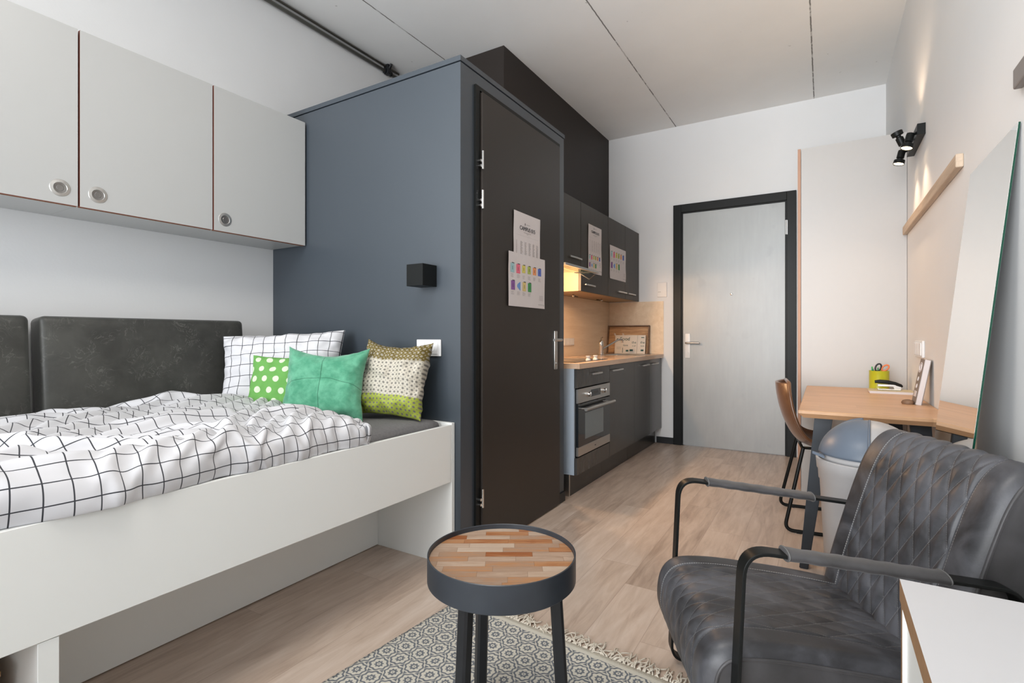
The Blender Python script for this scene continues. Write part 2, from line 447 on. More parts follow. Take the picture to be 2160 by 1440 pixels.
def text(name, s, size, mat, parent, M4, label=None, ext=.0004):
    cu = bpy.data.curves.new(name, 'FONT'); cu.body = s; cu.size = size; cu.align_x = 'CENTER'; cu.align_y = 'CENTER'; cu.extrude = ext
    to = bpy.data.objects.new('t', cu); C.objects.link(to)
    me = bpy.data.meshes.new_from_object(to.evaluated_get(bpy.context.evaluated_depsgraph_get()))
    bpy.data.objects.remove(to)
    me.transform(Matrix.Translation(-ORG[parent.name]) @ M4); me.name = name
    me.materials.clear(); me.materials.append(mat)
    o = bpy.data.objects.new(name, me); C.objects.link(o); o.parent = parent
    ORG[o.name] = ORG[parent.name]
    if label: o['label'] = label
    return o
def arc(c, u, v, r, a0, a1, n):
    c, u, v = Vector(c), Vector(u), Vector(v)
    return [c+u*math.cos(a0+(a1-a0)*k/n)*r+v*math.sin(a0+(a1-a0)*k/n)*r for k in range(n+1)]
def rounded(pts, rad, n=6):
    pts = [Vector(p) for p in pts]; out = [pts[0]]
    for i in range(1, len(pts)-1):
        a, p, c = pts[i-1], pts[i], pts[i+1]; r = rad[i-1] if hasattr(rad, '__len__') else rad
        d1 = (a-p).normalized(); d2 = (c-p).normalized()
        half = d1.angle(d2)/2; t = r/math.tan(half); p1 = p+d1*t; p2 = p+d2*t
        for k in range(n+1):
            s_ = k/n; q = p1*(1-s_)**2+p*2*s_*(1-s_)+p2*s_**2; out.append(q)
    out.append(pts[-1]); return out

# ================================================================== SETTING
ST = dict(kind='structure')
mk('floor', bx(XL-.1, XR+.1, YN-.1, YF+.1, -.08, 0), M['floor'], **ST)
mk('ceiling', bx(XL-.1, XR+.1, YN-.1, YF+.1, ZC, ZC+.1), M['ceiling'], **ST)
mk('wall_left', bx(XL-.1, XL, YN-.1, YF+.1, 0, ZC), M['wall'], **ST)
mk('wall_right', bx(XR, XR+.1, YN-.1, YF+.1, 0, ZC), M['wall'], **ST)
b = B(); b.box(XL, -1.23, YF, YF+.1, 0, ZC); b.box(-.25, XR, YF, YF+.1, 0, ZC); b.box(-1.23, -.25, YF, YF+.1, 2.31, ZC)
mk('wall_far', b, M['wall'], **ST)
# window wall behind the camera
WX0, WX1, WZ0, WZ1 = -2.74, .40, .24, 2.96
b = B(); b.box(XL, WX0, YN-.1, YN, 0, ZC); b.box(WX1, XR, YN-.1, YN, 0, ZC); b.box(WX0, WX1, YN-.1, YN, 0, WZ0); b.box(WX0, WX1, YN-.1, YN, WZ1, ZC)
mk('wall_near', b, M['wall'], **ST)
b = B()
for x in (WX0, -1.2-.03, WX1-.06): b.box(x, x+.06, YN-.08, YN-.03, WZ0, WZ1, .004)
for z in (WZ0, WZ1-.06): b.box(WX0, WX1, YN-.08, YN-.03, z, z+.06, .004)
wf = mk('window_1', b, M['black_frame'], **ST)
mk('window_pane', bx(WX0+.05, WX1-.05, YN-.058, YN-.052, WZ0+.05, WZ1-.05), M['glass'], wf)
mk('window_sill', bx(WX0-.03, WX1+.03, YN-.03, YN+.12, WZ0-.03, WZ0, .004), M['white'], wf)

# bathroom box (dark blue grey) with cap, and dark wall above the kitchen
XB = -1.451
mk('wall_bathroom', bx(XL, XB, 1.94, 3.06, 0, 2.350, .0015, 1), M['anth'], **ST)
mk('trim_1', bx(XL, XB+.003, 1.937, 3.068, 2.354, 2.379, .001, 1), M['anth'], **ST)
mk('wall_kitchen', bx(XL, -1.945, 3.112, YF, 0, ZC), M['dark'], **ST)
mk('baseboard_bathroom', bx(XB, XB+.012, 2.975, 3.056, 0, .062, .001, 1), M['black'], **ST)
mk('baseboard_far', bx(-1.44, -1.272, YF-.012, YF, 0, .062, .001, 1), M['black'], **ST)
mk('baseboard_right', bx(XR-.012, XR, YN, 3.93, 0, .062, .001, 1), M['black'], **ST)

# bathroom door in the side wall
b = B(); b.box(XB, XB+.012, 2.049, 2.083, 0, 2.287); b.box(XB, XB+.012, 2.083, 2.975, 2.268, 2.287); b.box(XB, XB+.004, 2.957, 2.972, 0, 2.27)
d1 = mk('door_1', b, M['black_frame'], **ST)
mk('door_leaf', bx(XB+.004, XB+.022, 2.092, 2.955, .008, 2.262, .0015, 1), M['leaf'], d1, label='dark brown laminate door leaf')
for z in (1.927, 1.735, .278):
    b = B(); b.tube([(XB+.026, 2.086, z-.045), (XB+.026, 2.086, z+.045)], .0065, 12)
    for dz in (-.03, -.005): b.tube([(XB+.012, 2.074, z+dz), (XB+.026, 2.074, z+dz)], .007, 12)
    mk('hinge', b, M['chrome'], d1, True, auto=40)
b = B(); b.box(XB+.022, XB+.030, 2.868, 2.906, .862, 1.10, .003)
b.tube([(XB+.028, 2.887, .90), (XB+.036, 2.887, .90)], .008, 12)
hp = mk('door_handle', b, M['steel'], d1, True, auto=40)
b = B(); b.tube(rounded([(XB+.028, 2.887, 1.045), (XB+.072, 2.887, 1.045), (XB+.072, 2.775, 1.045)], .014), .0085, 12)
mk('lever', b, M['steel'], hp, True, auto=40)

# entrance door
b = B()
b.box(-1.272, -1.195, YF-.022, YF+.05, 0, 2.352, .003); b.box(-.283, -.208, YF-.022, YF+.05, 0, 2.352, .003)
b.box(-1.196, -.282, YF-.022, YF+.05, 2.274, 2.352, .003)
b.box(-1.20, -1.180, YF-.008, YF+.05, 0, 2.30, .002); b.box(-.297, -.28, YF-.008, YF+.05, 0, 2.30, .002); b.box(-1.19, -.29, YF-.008, YF+.05, 2.262, 2.29, .002)
d2 = mk('door_2', b, M['black_frame'], **ST)
mk('door_leaf', bx(-1.182, -.295, YF-.004, YF+.04, .006, 2.264, .001, 1), M['door'], d2, label='scuffed light grey door leaf')
b = B(); b.box(-1.161, -1.112, YF-.012, YF-.004, .853, 1.093, .0035, 3)
b.tube([(-1.136, YF-.02, .905), (-1.136, YF-.012, .905)], .009, 14)
hp = mk('door_handle', b, M['plastic'], d2, True, auto=40)
b = B(); b.tube(rounded([(-1.145, YF-.01, 1.001), (-1.145, YF-.058, 1.001), (-1.02, YF-.058, 1.001)], .012), .009, 12)
mk('lever', b, M['steel'], hp, True, auto=40)
b = B(); b.lathe([(0, 0), (.011, 0), (.011, .006), (.006, .008), (0, .008)], M4=Matrix.Translation((-.741, YF-.004, 1.46)) @ Matrix.Rotation(PI/2, 4, 'X'), n=20)
mk('peephole', b, M['chrome'], d2, True, auto=40)
b = B(); b.box(-.294, -.276, YF-.026, YF-.021, 1.968, 2.095, .001, 1); b.tube([(-.286, YF-.030, 1.968), (-.286, YF-.030, 2.095)], .006, 10)
mk('hinge', b, M['steel'], d2, True, auto=40)

# pipes under the ceiling
b = B(); b.tube([(-2.846, YN, 3.075), (-2.846, YF-2.2, 3.075)], .012, 12)
p = mk('ceiling_pipe', b, flat('galvanised_pipe', (.20, .20, .18), .4, .6), None, True, label='thicker lower grey pipe running along the top of the left wall', cat='pipe', group='pipes along the ceiling')
b = B(); b.box(-2.862, -2.82, 2.86, 2.90, 3.055, 3.128, .006); b.tube([(-2.846, 2.85, 3.075), (-2.846, 2.92, 3.075)], .019, 12)
b.tube([(-2.83, 2.88, 3.09), (-2.80, 2.88, 3.125)], .010, 8)
mk('pipe_clamp', b, M['black'], p, True, auto=40)
b = B(); b.tube([(-2.845, YN, 3.112), (-2.845, YF-2.2, 3.112)], .008, 10)
mk('ceiling_pipe', b, flat('dull_pipe', (.14, .13, .11), .5, .4), None, True, label='thin upper conduit in the corner between ceiling and left wall', cat='pipe', group='pipes along the ceiling')

# ================================================================== BED WALL
RX = -1.482; RZ0, RZ1 = .392, .657
bed = empty('bed', (-2.1, .9, 0), 'built-in white laminate bed with a tall front board against the blue-grey wall', 'bed')
mk('side_rail', bx(RX-.018, RX, -.30, 1.912, RZ0, RZ1, .001, 1), M['white'], bed)
mk('end_panel', bx(XL+.005, RX, 1.915, 1.937, 0, .664, .001, 1), M['white'], bed)
mk('rear_board', bx(-1.973, -1.955, -.30, 1.914, 0.004, .60), M['white'], bed)
b = B(); b.box(-1.955, RX-.002, .436, .474, 0, RZ0-.002, .001, 1); mk('leg', b, M['white'], bed)
b = B(); b.box(-1.955, RX-.002, -.29, -.25, 0, RZ0-.002, .001, 1); mk('leg', b, M['white'], bed)
mk('bed_base', bx(XL+.005, RX-.020, -.29, 1.912, .40, .50), M['white'], bed)
mk('top_ledge', bx(RX-.034, RX-.019, -.30, 1.912, .60, .650, .001, 1), M['white'], bed)

# mattress
def mattress():
    b = B(); x0, x1, y0, y1, z0, z1 = XL+.02, RX-.042, -.26, 1.905, .502, .690; r = .045
    bm = b.bm; b.box(x0, x1, y0, y1, z0, z1)
    bmesh.ops.subdivide_edges(bm, edges=bm.edges, cuts=24, use_grid_fill=True)
    for v in bm.verts:
        p = v.co; c = Vector((min(max(p.x, x0+r), x1-r), min(max(p.y, y0+r), y1-r), min(max(p.z, z0+r), z1-r)))
        d = p-c
        if d.length > 1e-6: p = c+d.normalized()*r
        n_ = noise.noise(p*9)*.004+noise.noise(p*3)*.006
        p.z += n_ if p.z > .6 else 0; v.co = p
    return b
mk('mattress', mattress(), M['mattress'], None, True, label='mattress in a dark grey jersey sheet in the white bed', cat='mattress')
# crate under the bed
cr = empty('wooden_crate', (-1.75, .2, 0), 'small pine wooden crate under the bed, behind the bed leg', 'crate')
b = B()
for z in (.0, .10, .20): b.box(-1.94, -1.60, .385, .40, z+.01, z+.095, .002, 1)
for z in (.0, .10, .20): b.box(-1.615, -1.60, .02, .385, z+.01, z+.095, .002, 1)
mk('side_slats', b, M['crate'], cr)
mk('crate_top', bx(-1.94, -1.595, .015, .405, .297, .312, .002, 1), M['crate'], cr)

# overhead cabinets
gw = .531; XO = -2.55; ys = [.345, .876, 1.407, 1.932]
hy = [.817, .940, 1.466]
lab = ['white overhead cabinet cut by the left edge of the photo, handle at its right', 'white overhead cabinet in the middle of the row above the bed, handle at its left',
       'white overhead cabinet at the right end of the row, beside the blue-grey wall']
for i in range(3):
    y0, y1 = ys[i], ys[i+1]
    ca = empty('overhead_cabinet', (-2.7, (y0+y1)/2, 1.587), lab[i], 'cabinet', 'overhead cabinets above the bed')
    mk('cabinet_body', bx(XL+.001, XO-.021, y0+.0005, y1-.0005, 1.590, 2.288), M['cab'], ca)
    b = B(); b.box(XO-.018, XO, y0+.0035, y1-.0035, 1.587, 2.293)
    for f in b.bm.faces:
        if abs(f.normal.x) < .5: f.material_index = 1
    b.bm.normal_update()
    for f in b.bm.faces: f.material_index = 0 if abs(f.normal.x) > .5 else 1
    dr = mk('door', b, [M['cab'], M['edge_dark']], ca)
    mk('edge_lip', bx(XO-.0195, XO-.0185, y0+.003, y1-.003, 1.585, 1.589), M['edge'], dr)
    Mh = Matrix.Translation((XO, hy[i], 1.647)) @ Matrix.Rotation(PI/2, 4, 'Y')
    b = B(); b.lathe([(.0205, .0012), (.022, .0026), (.032, .0014), (.0335, 0)], M4=Mh, n=40)
    rh = mk('recessed_handle', b, M['steel'], dr, True, auto=35)
    b = B(); b.lathe([(0, .0010), (.011, .0011), (.012, .0004), (.0205, .0012)], M4=Mh, n=40)
    mk('handle_cup', b, M['steel_shaded'], rh, True, auto=12)

# leather back cushions on the bed against the wall
def cushion(y0, y1, label):
    W, Hh, T = y1-y0, .46, .12
    b = B(); b.box(-T/2, T/2, -W/2, W/2, 0, Hh, .022, 4)
    bmesh.ops.subdivide_edges(b.bm, edges=[e for e in b.bm.edges if e.calc_length() > .1], cuts=20, use_grid_fill=True)
    for v in b.bm.verts:
        u = 1-abs(v.co.y/(W/2))**4; t = max(0, 1-abs((v.co.z-Hh/2)/(Hh/2))**4)
        v.co.x += (.016*u*t if v.co.x > 0 else 0)
    Mm = Matrix.Translation((-2.735, (y0+y1)/2, .690)) @ Matrix.Rotation(-.10, 4, 'Y')
    for v in b.bm.verts: v.co = Mm @ v.co
    o = mk('back_cushion', b, M['leather_bed'], None, True, label=label, cat='cushion', group='leather back cushions on the bed', auto=60)
    return o
cushion(-.28, .775, 'olive-grey leatherette back cushion cut off at the left edge of the photo')
cushion(.806, 1.665, 'long olive-grey leatherette back cushion beside the checked pillow')

# ---- duvet: small cloth solve, laid in folds over a puffy body
def solve_duvet():
    rng = np.random.RandomState(7)
    nx, ny = 120, 156; a = .0128
    U, V = np.meshgrid(np.arange(nx)*a, np.arange(ny)*a, indexing='ij')      # U across bed (from wall), V along
    LU, LV = (nx-1)*a, (ny-1)*a
    def vn(x, y, s, seed):
        r2 = np.random.RandomState(seed); g_ = r2.rand(40, 40); x = x*s+11; y = y*s+11
        xi = np.floor(x).astype(int) % 39; yi = np.floor(y).astype(int) % 39; fx = x-np.floor(x); fy = y-np.floor(y)
        fx = fx*fx*(3-2*fx); fy = fy*fy*(3-2*fy)
        return (g_[xi, yi]*(1-fx)*(1-fy)+g_[xi+1, yi]*fx*(1-fy)+g_[xi, yi+1]*(1-fx)*fy+g_[xi+1, yi+1]*fx*fy)*2-1
    X0, X1 = -2.655, -1.492
    su = np.clip(U/((nx-9)*a), 0, 1); sv = np.clip(V/((ny-7)*a), 0, 1)
    eu = np.clip((U-(nx-9)*a)/(8*a), 0, 1); ev = np.clip((V-(ny-7)*a)/(6*a), 0, 1)      # hanging hems
    # compression varies over the sheet
    ax = X0+(X1-X0)*su+.022*vn(U, V, 3.2, 1)+.012*vn(U, V, 7, 2)
    yend = 1.60-.215*su+.03*np.sin(su*9)
    ay = -.22+(yend+.22)*sv+.03*vn(U, V, 3.0, 3)+.012*vn(U, V, 7, 4)
    def H(x, y):
        body = .072+.018*vn(x, y, 4.0, 5)+.012*vn(x, y, 8.5, 6)
        ye = 1.60-.215*(x-X0)/(X1-X0)
        de = np.clip((ye-.012-y)/.075, 0, 1); dn = np.clip((-1.478-x)/.075, 0, 1); dw = np.clip((x+2.655)/.06, 0, 1)
        prof = lambda t: np.sqrt(np.clip(1-(1-t)**2, 0, 1))
        base = np.where(x > -1.515, .659, .692)
        return base+(body+.0*x)*prof(de)*prof(dn)*(.4+.6*prof(dw))
    gath = .010*vn(U*0+3, V, 9, 8)+.006*vn(U, V, 16, 9)
    ax = ax+eu*0+(.016*np.sin(PI*np.clip(eu, 0, 1)*.85)+gath*.8)*(eu > 0)
    ay = ay+(.014*np.sin(PI*ev*.85)+.010*vn(U, V*0, 9, 10))*(ev > 0)
    az = H(ax, ay)+.004+.010*rng.rand(nx, ny)
    hem = np.clip(eu, 0, 1); az = np.where(eu > 0, (.655+.100*(1-hem)), az)
    az = np.where((ev > 0) & (eu == 0), .695+.062*(1-ev), az)
    P = np.stack([ax, ay, az], -1)
    KW = (.020+.10*(eu > 0)*eu+.10*ev)[..., None]; KZ = .12*eu+.10*ev
    A = P.copy(); vel = np.zeros_like(P)
    fam = [(1, 0, a, .5), (0, 1, a, .5), (1, 1, a*2**.5, .3), (1, -1, a*2**.5, .3), (2, 0, 2*a, .25), (0, 2, 2*a, .25), (4, 0, 4*a, .05), (0, 4, 4*a, .05)]
    def sl(d, n): return (slice(0, n-d), slice(d, n)) if d >= 0 else (slice(-d, n), slice(0, n+d))
    for it in range(620):
        vel *= .90; vel[..., 2] -= .00006
        Q = P.copy(); P = P+vel
        for di, dj, L, k in fam:
            i0, i1 = sl(di, nx); j0, j1 = sl(dj, ny)
            d = P[i1, j1]-P[i0, j0]; ln = np.sqrt((d*d).sum(-1))+1e-9
            lim = (ln-L)/ln
            if di+abs(dj) >= 2 and not (di == 1): lim = np.minimum(lim, 0)*1.0   # bending: resist shortening only
            c = d*(lim*k*.5)[..., None]
            P[i0, j0] += c; P[i1, j1] -= c
        P[..., :2] += (A[..., :2]-P[..., :2])*KW
        P[..., 2] += (A[..., 2]-P[..., 2])*KZ; h = np.where(eu > .1, .656, np.where(ev > .1, .694, H(P[..., 0], P[..., 1]))); under = P[..., 2] < h
        P[..., 2] = np.where(under, h, P[..., 2])
        P[..., 2] = np.minimum(P[..., 2], np.where((eu > .1) | (ev > .1), .80, h+.055))
        vel = P-Q; vel[..., :2] *= np.where(under, .5, 1)[..., None]
    for _ in range(2):
        R = P.copy(); R[1:-1, 1:-1] = .5*P[1:-1, 1:-1]+.125*(P[2:, 1:-1]+P[:-2, 1:-1]+P[1:-1, 2:]+P[1:-1, :-2]); P = R
    return P, U, V
def duvet():
    P, U, V = solve_duvet(); nx, ny = U.shape; me = bpy.data.meshes.new('duvet')
    idx = np.arange(nx*ny).reshape(nx, ny)
    faces = np.stack([idx[:-1, :-1], idx[1:, :-1], idx[1:, 1:], idx[:-1, 1:]], -1).reshape(-1, 4)
    org = Vector((-2.1, .7, .69))
    co = (P.reshape(-1, 3)-np.array(org)); me.from_pydata(co.tolist(), [], faces.tolist())
    uv = me.uv_layers.new(name='UVMap'); uvc = np.stack([U, V], -1).reshape(-1, 2)[faces.reshape(-1)]
    uv.data.foreach_set('uv', uvc.astype(np.float32).reshape(-1))
    me.polygons.foreach_set('use_smooth', [True]*len(me.polygons)); me.materials.append(M['check'])
    o = bpy.data.objects.new('duvet', me); C.objects.link(o); o.location = org; ORG[o.name] = org
    md = o.modifiers.new('s', 'SOLIDIFY'); md.thickness = .004; md.offset = -1
    md = o.modifiers.new('sub', 'SUBSURF'); md.levels = 1; md.render_levels = 1
    o['label'] = 'rumpled white duvet with a dark grid check spread over the bed'; o['category'] = 'duvet'
duvet()

def pillow(name, Wd, Hd, T, M4, mat, label, cat, seed, pinch=.07, wr=.006, group=None, sag=0, N=56, ear=0):
    b = B()
    def side(sg):
        def f(u_, v_):
            u, v = u_*2-1, v_*2-1
            # denser sampling at borders
            u = math.sin(u*PI/2); v = math.sin(v*PI/2)
            px = Wd/2*u*(1-pinch*(1-v*v)*abs(u)**2); py = Hd/2*v*(1-pinch*(1-u*u)*abs(v)**2)
            th = T/2*max(0, (1-u**4))**.55*max(0, (1-v**4))**.55*(1-.25*(u*u*v*v))
            q = Vector((u*1.6+seed, v*1.6, seed*2.3))
            rim = (abs(u)**6+abs(v)**6)
            nz = noise.noise(q*2.0)*wr*1.6+noise.noise(q*5.0+Vector((0, 0, sg)))*wr*.8
            # radiating creases near the seams
            cr = math.sin(u*23+seed+3*noise.noise(q*2))*wr*.5*abs(v)**5+math.sin(v*21+seed*2+3*noise.noise(q*2))*wr*.5*abs(u)**5
            m_ = min(1, th/(T/2)*3)
            px += noise.noise(q*1.3+Vector((5, 0, 0)))*.006; py += noise.noise(q*1.3+Vector((0, 7, 0)))*.006
            py -= sag*(1-u*u)*max(0, v)
            return M4 @ Vector((px, py, sg*(th+(nz+cr)*m_)))
        b.grid(f, N, N, lambda a, c: (Wd/2*math.sin((a*2-1)*PI/2), Hd/2*math.sin((c*2-1)*PI/2)), flip=sg < 0)
    side(1); side(-1)
    return mk(name, b, mat, None, True, label=label, cat=cat, group=group, weld=True)
def pose(c, yaw, tilt, roll=0):
    # pillow plane: local x = width, y = up, z = facing direction (toward -Y when yaw = 0)
    return Matrix.Translation(c) @ Matrix.Rotation(yaw, 4, 'Z') @ Matrix.Rotation(PI/2+tilt, 4, 'X') @ Matrix.Rotation(roll, 4, 'Z')
pillow('pillow', .60, .41, .17, pose((-2.345, 1.646, .888), math.radians(38), -.30, math.radians(3.0)), M['check'], 'white pillow with a dark grid check, propped upright behind the green cushions', 'pillow', 3.1, .075, .012)
pillow('throw_cushion', .36, .30, .11, pose((-2.158, 1.532, .830), math.radians(32), -.30, -.03), M['dots'], 'lime green cushion with pale polka dots, half hidden behind the teal cushion', 'cushion', 8.2, .08, .006)
pillow('throw_cushion', .375, .335, .13, pose((-1.925, 1.560, .858), math.radians(31), -.30, -.03), M['teal'], 'plain teal green suede cushion with a cross seam', 'cushion', 5.7, .10, .006, sag=.03)
pillow('throw_cushion', .34, .365, .15, pose((-1.718, 1.780, .870), math.radians(16), -.28, -.05), M['tri'], 'dotted velvet cushion banded in brown, grey and lime, under the wall socket', 'cushion', 1.4, .09, .012, sag=.02)

# socket and cube lamp on the bathroom wall
so = mk('wall_socket', bx(-1.712, -1.562, 1.931, 1.9399, .972, 1.052, .003), M['plastic'], None, label='white double socket plate on the blue-grey wall above the bed end', cat='socket')
mk('socket_insert', bx(-1.650, -1.577, 1.928, 1.932, .982, 1.042, .0015, 1), M['plastic'], so)
mk('socket_insert', bx(-1.700, -1.658, 1.928, 1.932, .982, 1.042, .0015, 1), M['plastic'], so)
b = B(); b.lathe([(.018, 0), (.018, .002), (.016, .002), (.015, -.001), (0, -.001)], M4=Matrix.Translation((-1.613, 1.928, 1.012)) @ Matrix.Rotation(PI/2, 4, 'X'), n=24)
mk('socket_hole', b, M['plastic'], so, True, auto=30)
mk('cube_lamp', bx(-1.692, -1.592, 1.838, 1.9399, 1.305, 1.407, .001, 1), M['black_frame'], None, label='matt black cube wall lamp on the blue-grey wall above the cushions', cat='lamp')

# ================================================================== KITCHEN
XK = -1.389
def lower(y0, y1, label, fn):
    o = empty('base_cabinet', (-1.66, (y0+y1)/2, 0), label, 'cabinet', 'kitchen base cabinets'); fn(o, y0, y1); return o
def handle(x, y0, y1, z, par, up=False):
    b = B(); ym = (y0+y1)/2
    b.tube([(x+.018, y0+.03, z), (x+.022, ym, z), (x+.018, y1-.03, z)], 0, flat_=(.012, .006, (0, 0, 1)))
    b.tube([(x, y0+.04, z), (x+.02, y0+.04, z)], .0045, 8); b.tube([(x, y1-.04, z), (x+.02, y1-.04, z)], .0045, 8)
    return mk('handle', b, M['steel'], par, True, auto=40)
def carc(o, y0, y1, side=None, zt=.848):
    mk('cabinet_body', bx(-1.94, XK-.021, y0+.001, y1-.001, .15, zt), side or M['front'], o)
    mk('plinth', bx(-1.47, -1.452, y0+.001, y1-.001, 0, .149), M['plinth'], o)
def f_oven(o, y0, y1):
    b = B(); b.box(-1.94, XK-.021, y0-.001, y0+.016, .15, .852); mk('side_panel', b, M['side_blue'], o, label='pale grey-blue side panel')
    b = B(); b.box(-1.94, XK-.021, y1-.017, y1-.001, .15, .848); b.box(-1.94, XK-.06, y0+.016, y1-.017, .15, .168); b.box(-1.94, -1.93, y0+.017, y1-.017, .17, .848)
    mk('cabinet_body', b, M['front'], o)
    mk('plinth', bx(-1.47, -1.452, y0+.03, y1-.001, 0, .149), M['plinth'], o)
    mk('plinth_end', bx(-1.53, -1.452, y0+.012, y0+.028, 0, .149), M['steel'], o)
    d = mk('drawer', bx(XK-.019, XK, y0+.001, y1-.002, .724, .848, .001, 1), M['front'], o); handle(XK, y0+.20, y0+.44, .806, d)
    mk('lower_panel', bx(XK-.019, XK, y0+.001, y1-.002, .152, .262, .001, 1), M['front'], o)
Y0, Y1, Y2, Y3 = 3.130, 3.732, 4.330, YF-.012
lower(Y0, Y1, 'kitchen base cabinet that holds the oven, nearest the dark door', f_oven)
def f_single(o, y0, y1):
    carc(o, y0, y1); d = mk('door', bx(XK-.019, XK, y0+.002, y1-.002, .155, .848, .001, 1), M['front'], o); handle(XK, y0+.0, y0+.29, .806, d)
def f_double(o, y0, y1):
    carc(o, y0, y1, None, .744); ym = 4.772
    mk('side_panel', bx(-1.94, XK-.021, y0+.001, y0+.018, .745, .848), M['front'], o); mk('side_panel', bx(-1.94, XK-.021, y1-.018, y1-.001, .745, .848), M['front'], o)
    d = mk('door', bx(XK-.019, XK, y0+.002, ym-.0015, .155, .848, .001, 1), M['front'], o); handle(XK, 4.50, 4.755, .806, d)
    d = mk('door', bx(XK-.019, XK, ym+.0015, y1-.002, .155, .848, .001, 1), M['front'], o); handle(XK, 4.79, 5.06, .806, d)
lower(Y1, Y2, 'single-door kitchen base cabinet between the oven and the sink cabinet', f_single)
lower(Y2, Y3, 'double-door kitchen base cabinet under the sink', f_double)
# oven
ov = empty('oven', (-1.6, 3.43, .27), 'stainless steel built-in oven with black glass door', 'oven')
y0, y1 = Y0+.012, Y1-.004
mk('oven_body', bx(-1.91, XK-.012, y0+.01, y1-.02, .272, .715), M['black'], ov)
mk('control_panel', bx(XK-.012, XK+.004, y0, y1, .622, .717, .0015, 1), M['steel'], ov)
dp = mk('display', bx(XK+.004, XK+.0055, 3.358, 3.535, .648, .696), M['oven_glass'], ov)
mk('readout', bx(XK+.0055, XK+.006, 3.405, 3.485, .662, .684), flat('grey_readout', (.05, .055, .06), .4), dp)
for y in (3.30, 3.592):
    b = B(); Mk = Matrix.Translation((XK+.004, y, .672)) @ Matrix.Rotation(PI/2, 4, 'Y')
    b.lathe([(.021, 0), (.021, .004), (.017, .006), (.016, .022), (.013, .024), (0, .024)], M4=Mk, n=28)
    b.box(XK+.024, XK+.030, y-.003, y+.003, .658, .686, .001, 1)
    mk('knob', b, M['chrome'], ov, True, auto=35)
dr = mk('oven_door', bx(XK-.012, XK+.004, y0, y1, .332, .616, .0015, 1), M['oven_glass'], ov)
mk('door_window', bx(XK+.004, XK+.0046, 3.255, 3.592, .372, .548), M['oven_window'], dr)
mk('door_trim', bx(XK-.012, XK+.0045, y0, y1, .272, .331, .001, 1), M['steel'], dr)
mk('oven_badge', bx(XK+.0045, XK+.0052, 3.425, 3.447, .297, .304), M['ink'], dr)
b = B(); b.tube([(XK+.045, y0+.03, .583), (XK+.045, y1-.01, .583)], .011, 14)
b.tube([(XK, y0+.06, .583), (XK+.045, y0+.06, .583)], .007, 10); b.tube([(XK, y1-.06, .583), (XK+.045, y1-.06, .583)], .007, 10)
mk('oven_handle', b, M['steel'], dr, True, auto=40)
# worktop with sink cutout
SX0, SX1, SY0, SY1 = -1.80, -1.47, 4.62, 5.06
b = B()
b.box(-1.944, SX0, 3.128, YF, .852, .887); b.box(SX1, -1.370, 3.128, YF, .852, .887)
b.box(SX0, SX1, 3.128, SY0, .852, .887); b.box(SX0, SX1, SY1, YF, .852, .887)
mk('worktop', b, M['worktop'], None, label='light wood laminate kitchen worktop above the dark base cabinets', cat='worktop')
sk = empty('sink', (-1.63, 4.84, .74), 'stainless steel sink set into the worktop', 'sink')
b = B()
b.box(SX0-.018, SX0+.006, SY0-.018, SY1+.018, .887, .8895); b.box(SX1-.006, SX1+.018, SY0-.018, SY1+.018, .887, .8895)
b.box(SX0, SX1, SY0-.018, SY0+.006, .887, .8895); b.box(SX0, SX1, SY1-.006, SY1+.018, .887, .8895)
mk('rim', b, M['steel'], sk)
b = B(); b.box(SX0+.001, SX0+.004, SY0+.001, SY1-.001, .75, .888); b.box(SX1-.004, SX1-.001, SY0+.001, SY1-.001, .75, .888)
b.box(SX0+.001, SX1-.001, SY0+.001, SY0+.004, .75, .888); b.box(SX0+.001, SX1-.001, SY1-.004, SY1-.001, .75, .888); b.box(SX0+.001, SX1-.001, SY0+.001, SY1-.001, .747, .750)
mk('bowl', b, M['steel'], sk)
# backsplash
mk('backsplash', bx(-1.9445, -1.938, 3.13, YF-.008, .888, 1.4195), M['birch'], None, label='light birch splashback panel behind the hob', cat='splashback', group='birch splashback panels')
mk('backsplash', bx(-1.937, -1.370, YF-.0075, YF-.0005, .888, 1.416), M['birch'], None, label='light birch splashback panel on the far wall behind the wooden tray', cat='splashback', group='birch splashback panels')
ks = mk('wall_socket', bx(-1.9375, -1.930, 4.07, 4.29, .985, 1.048, .002, 1), M['plastic'], None, label='white socket strip on the birch splashback above the hob', cat='socket')
for i in range(3): mk('socket_insert', bx(-1.930, -1.928, 4.078+i*.07, 4.142+i*.07, .991, 1.042, .001, 1), M['plastic'], ks)
# faucet
fa = empty('faucet', (-1.77, 4.53, .887), 'chrome single-lever kitchen faucet beside the sink', 'faucet')
b = B(); b.lathe([(.027, 0), (.027, .006), (.022, .010), (.021, .075), (.024, .085), (.024, .115), (.018, .135), (.008, .142), (0, .143)], c=(-1.77, 4.53, .887), n=28)
mk('faucet_body', b, M['chrome'], fa, True, auto=50)
b = B(); b.tube(rounded([(-1.77, 4.53, .940), (-1.665, 4.72, 1.035), (-1.645, 4.755, 1.035), (-1.643, 4.76, 1.005)], [.05, .01]), .009, 12)
mk('spout', b, M['chrome'], fa, True, auto=50)
b = B(); b.tube([(-1.772, 4.535, 1.025), (-1.80, 4.62, 1.050), (-1.82, 4.70, 1.056)], [.006, .005, .006], 10)
mk('lever', b, M['chrome'], fa, True, auto=50)
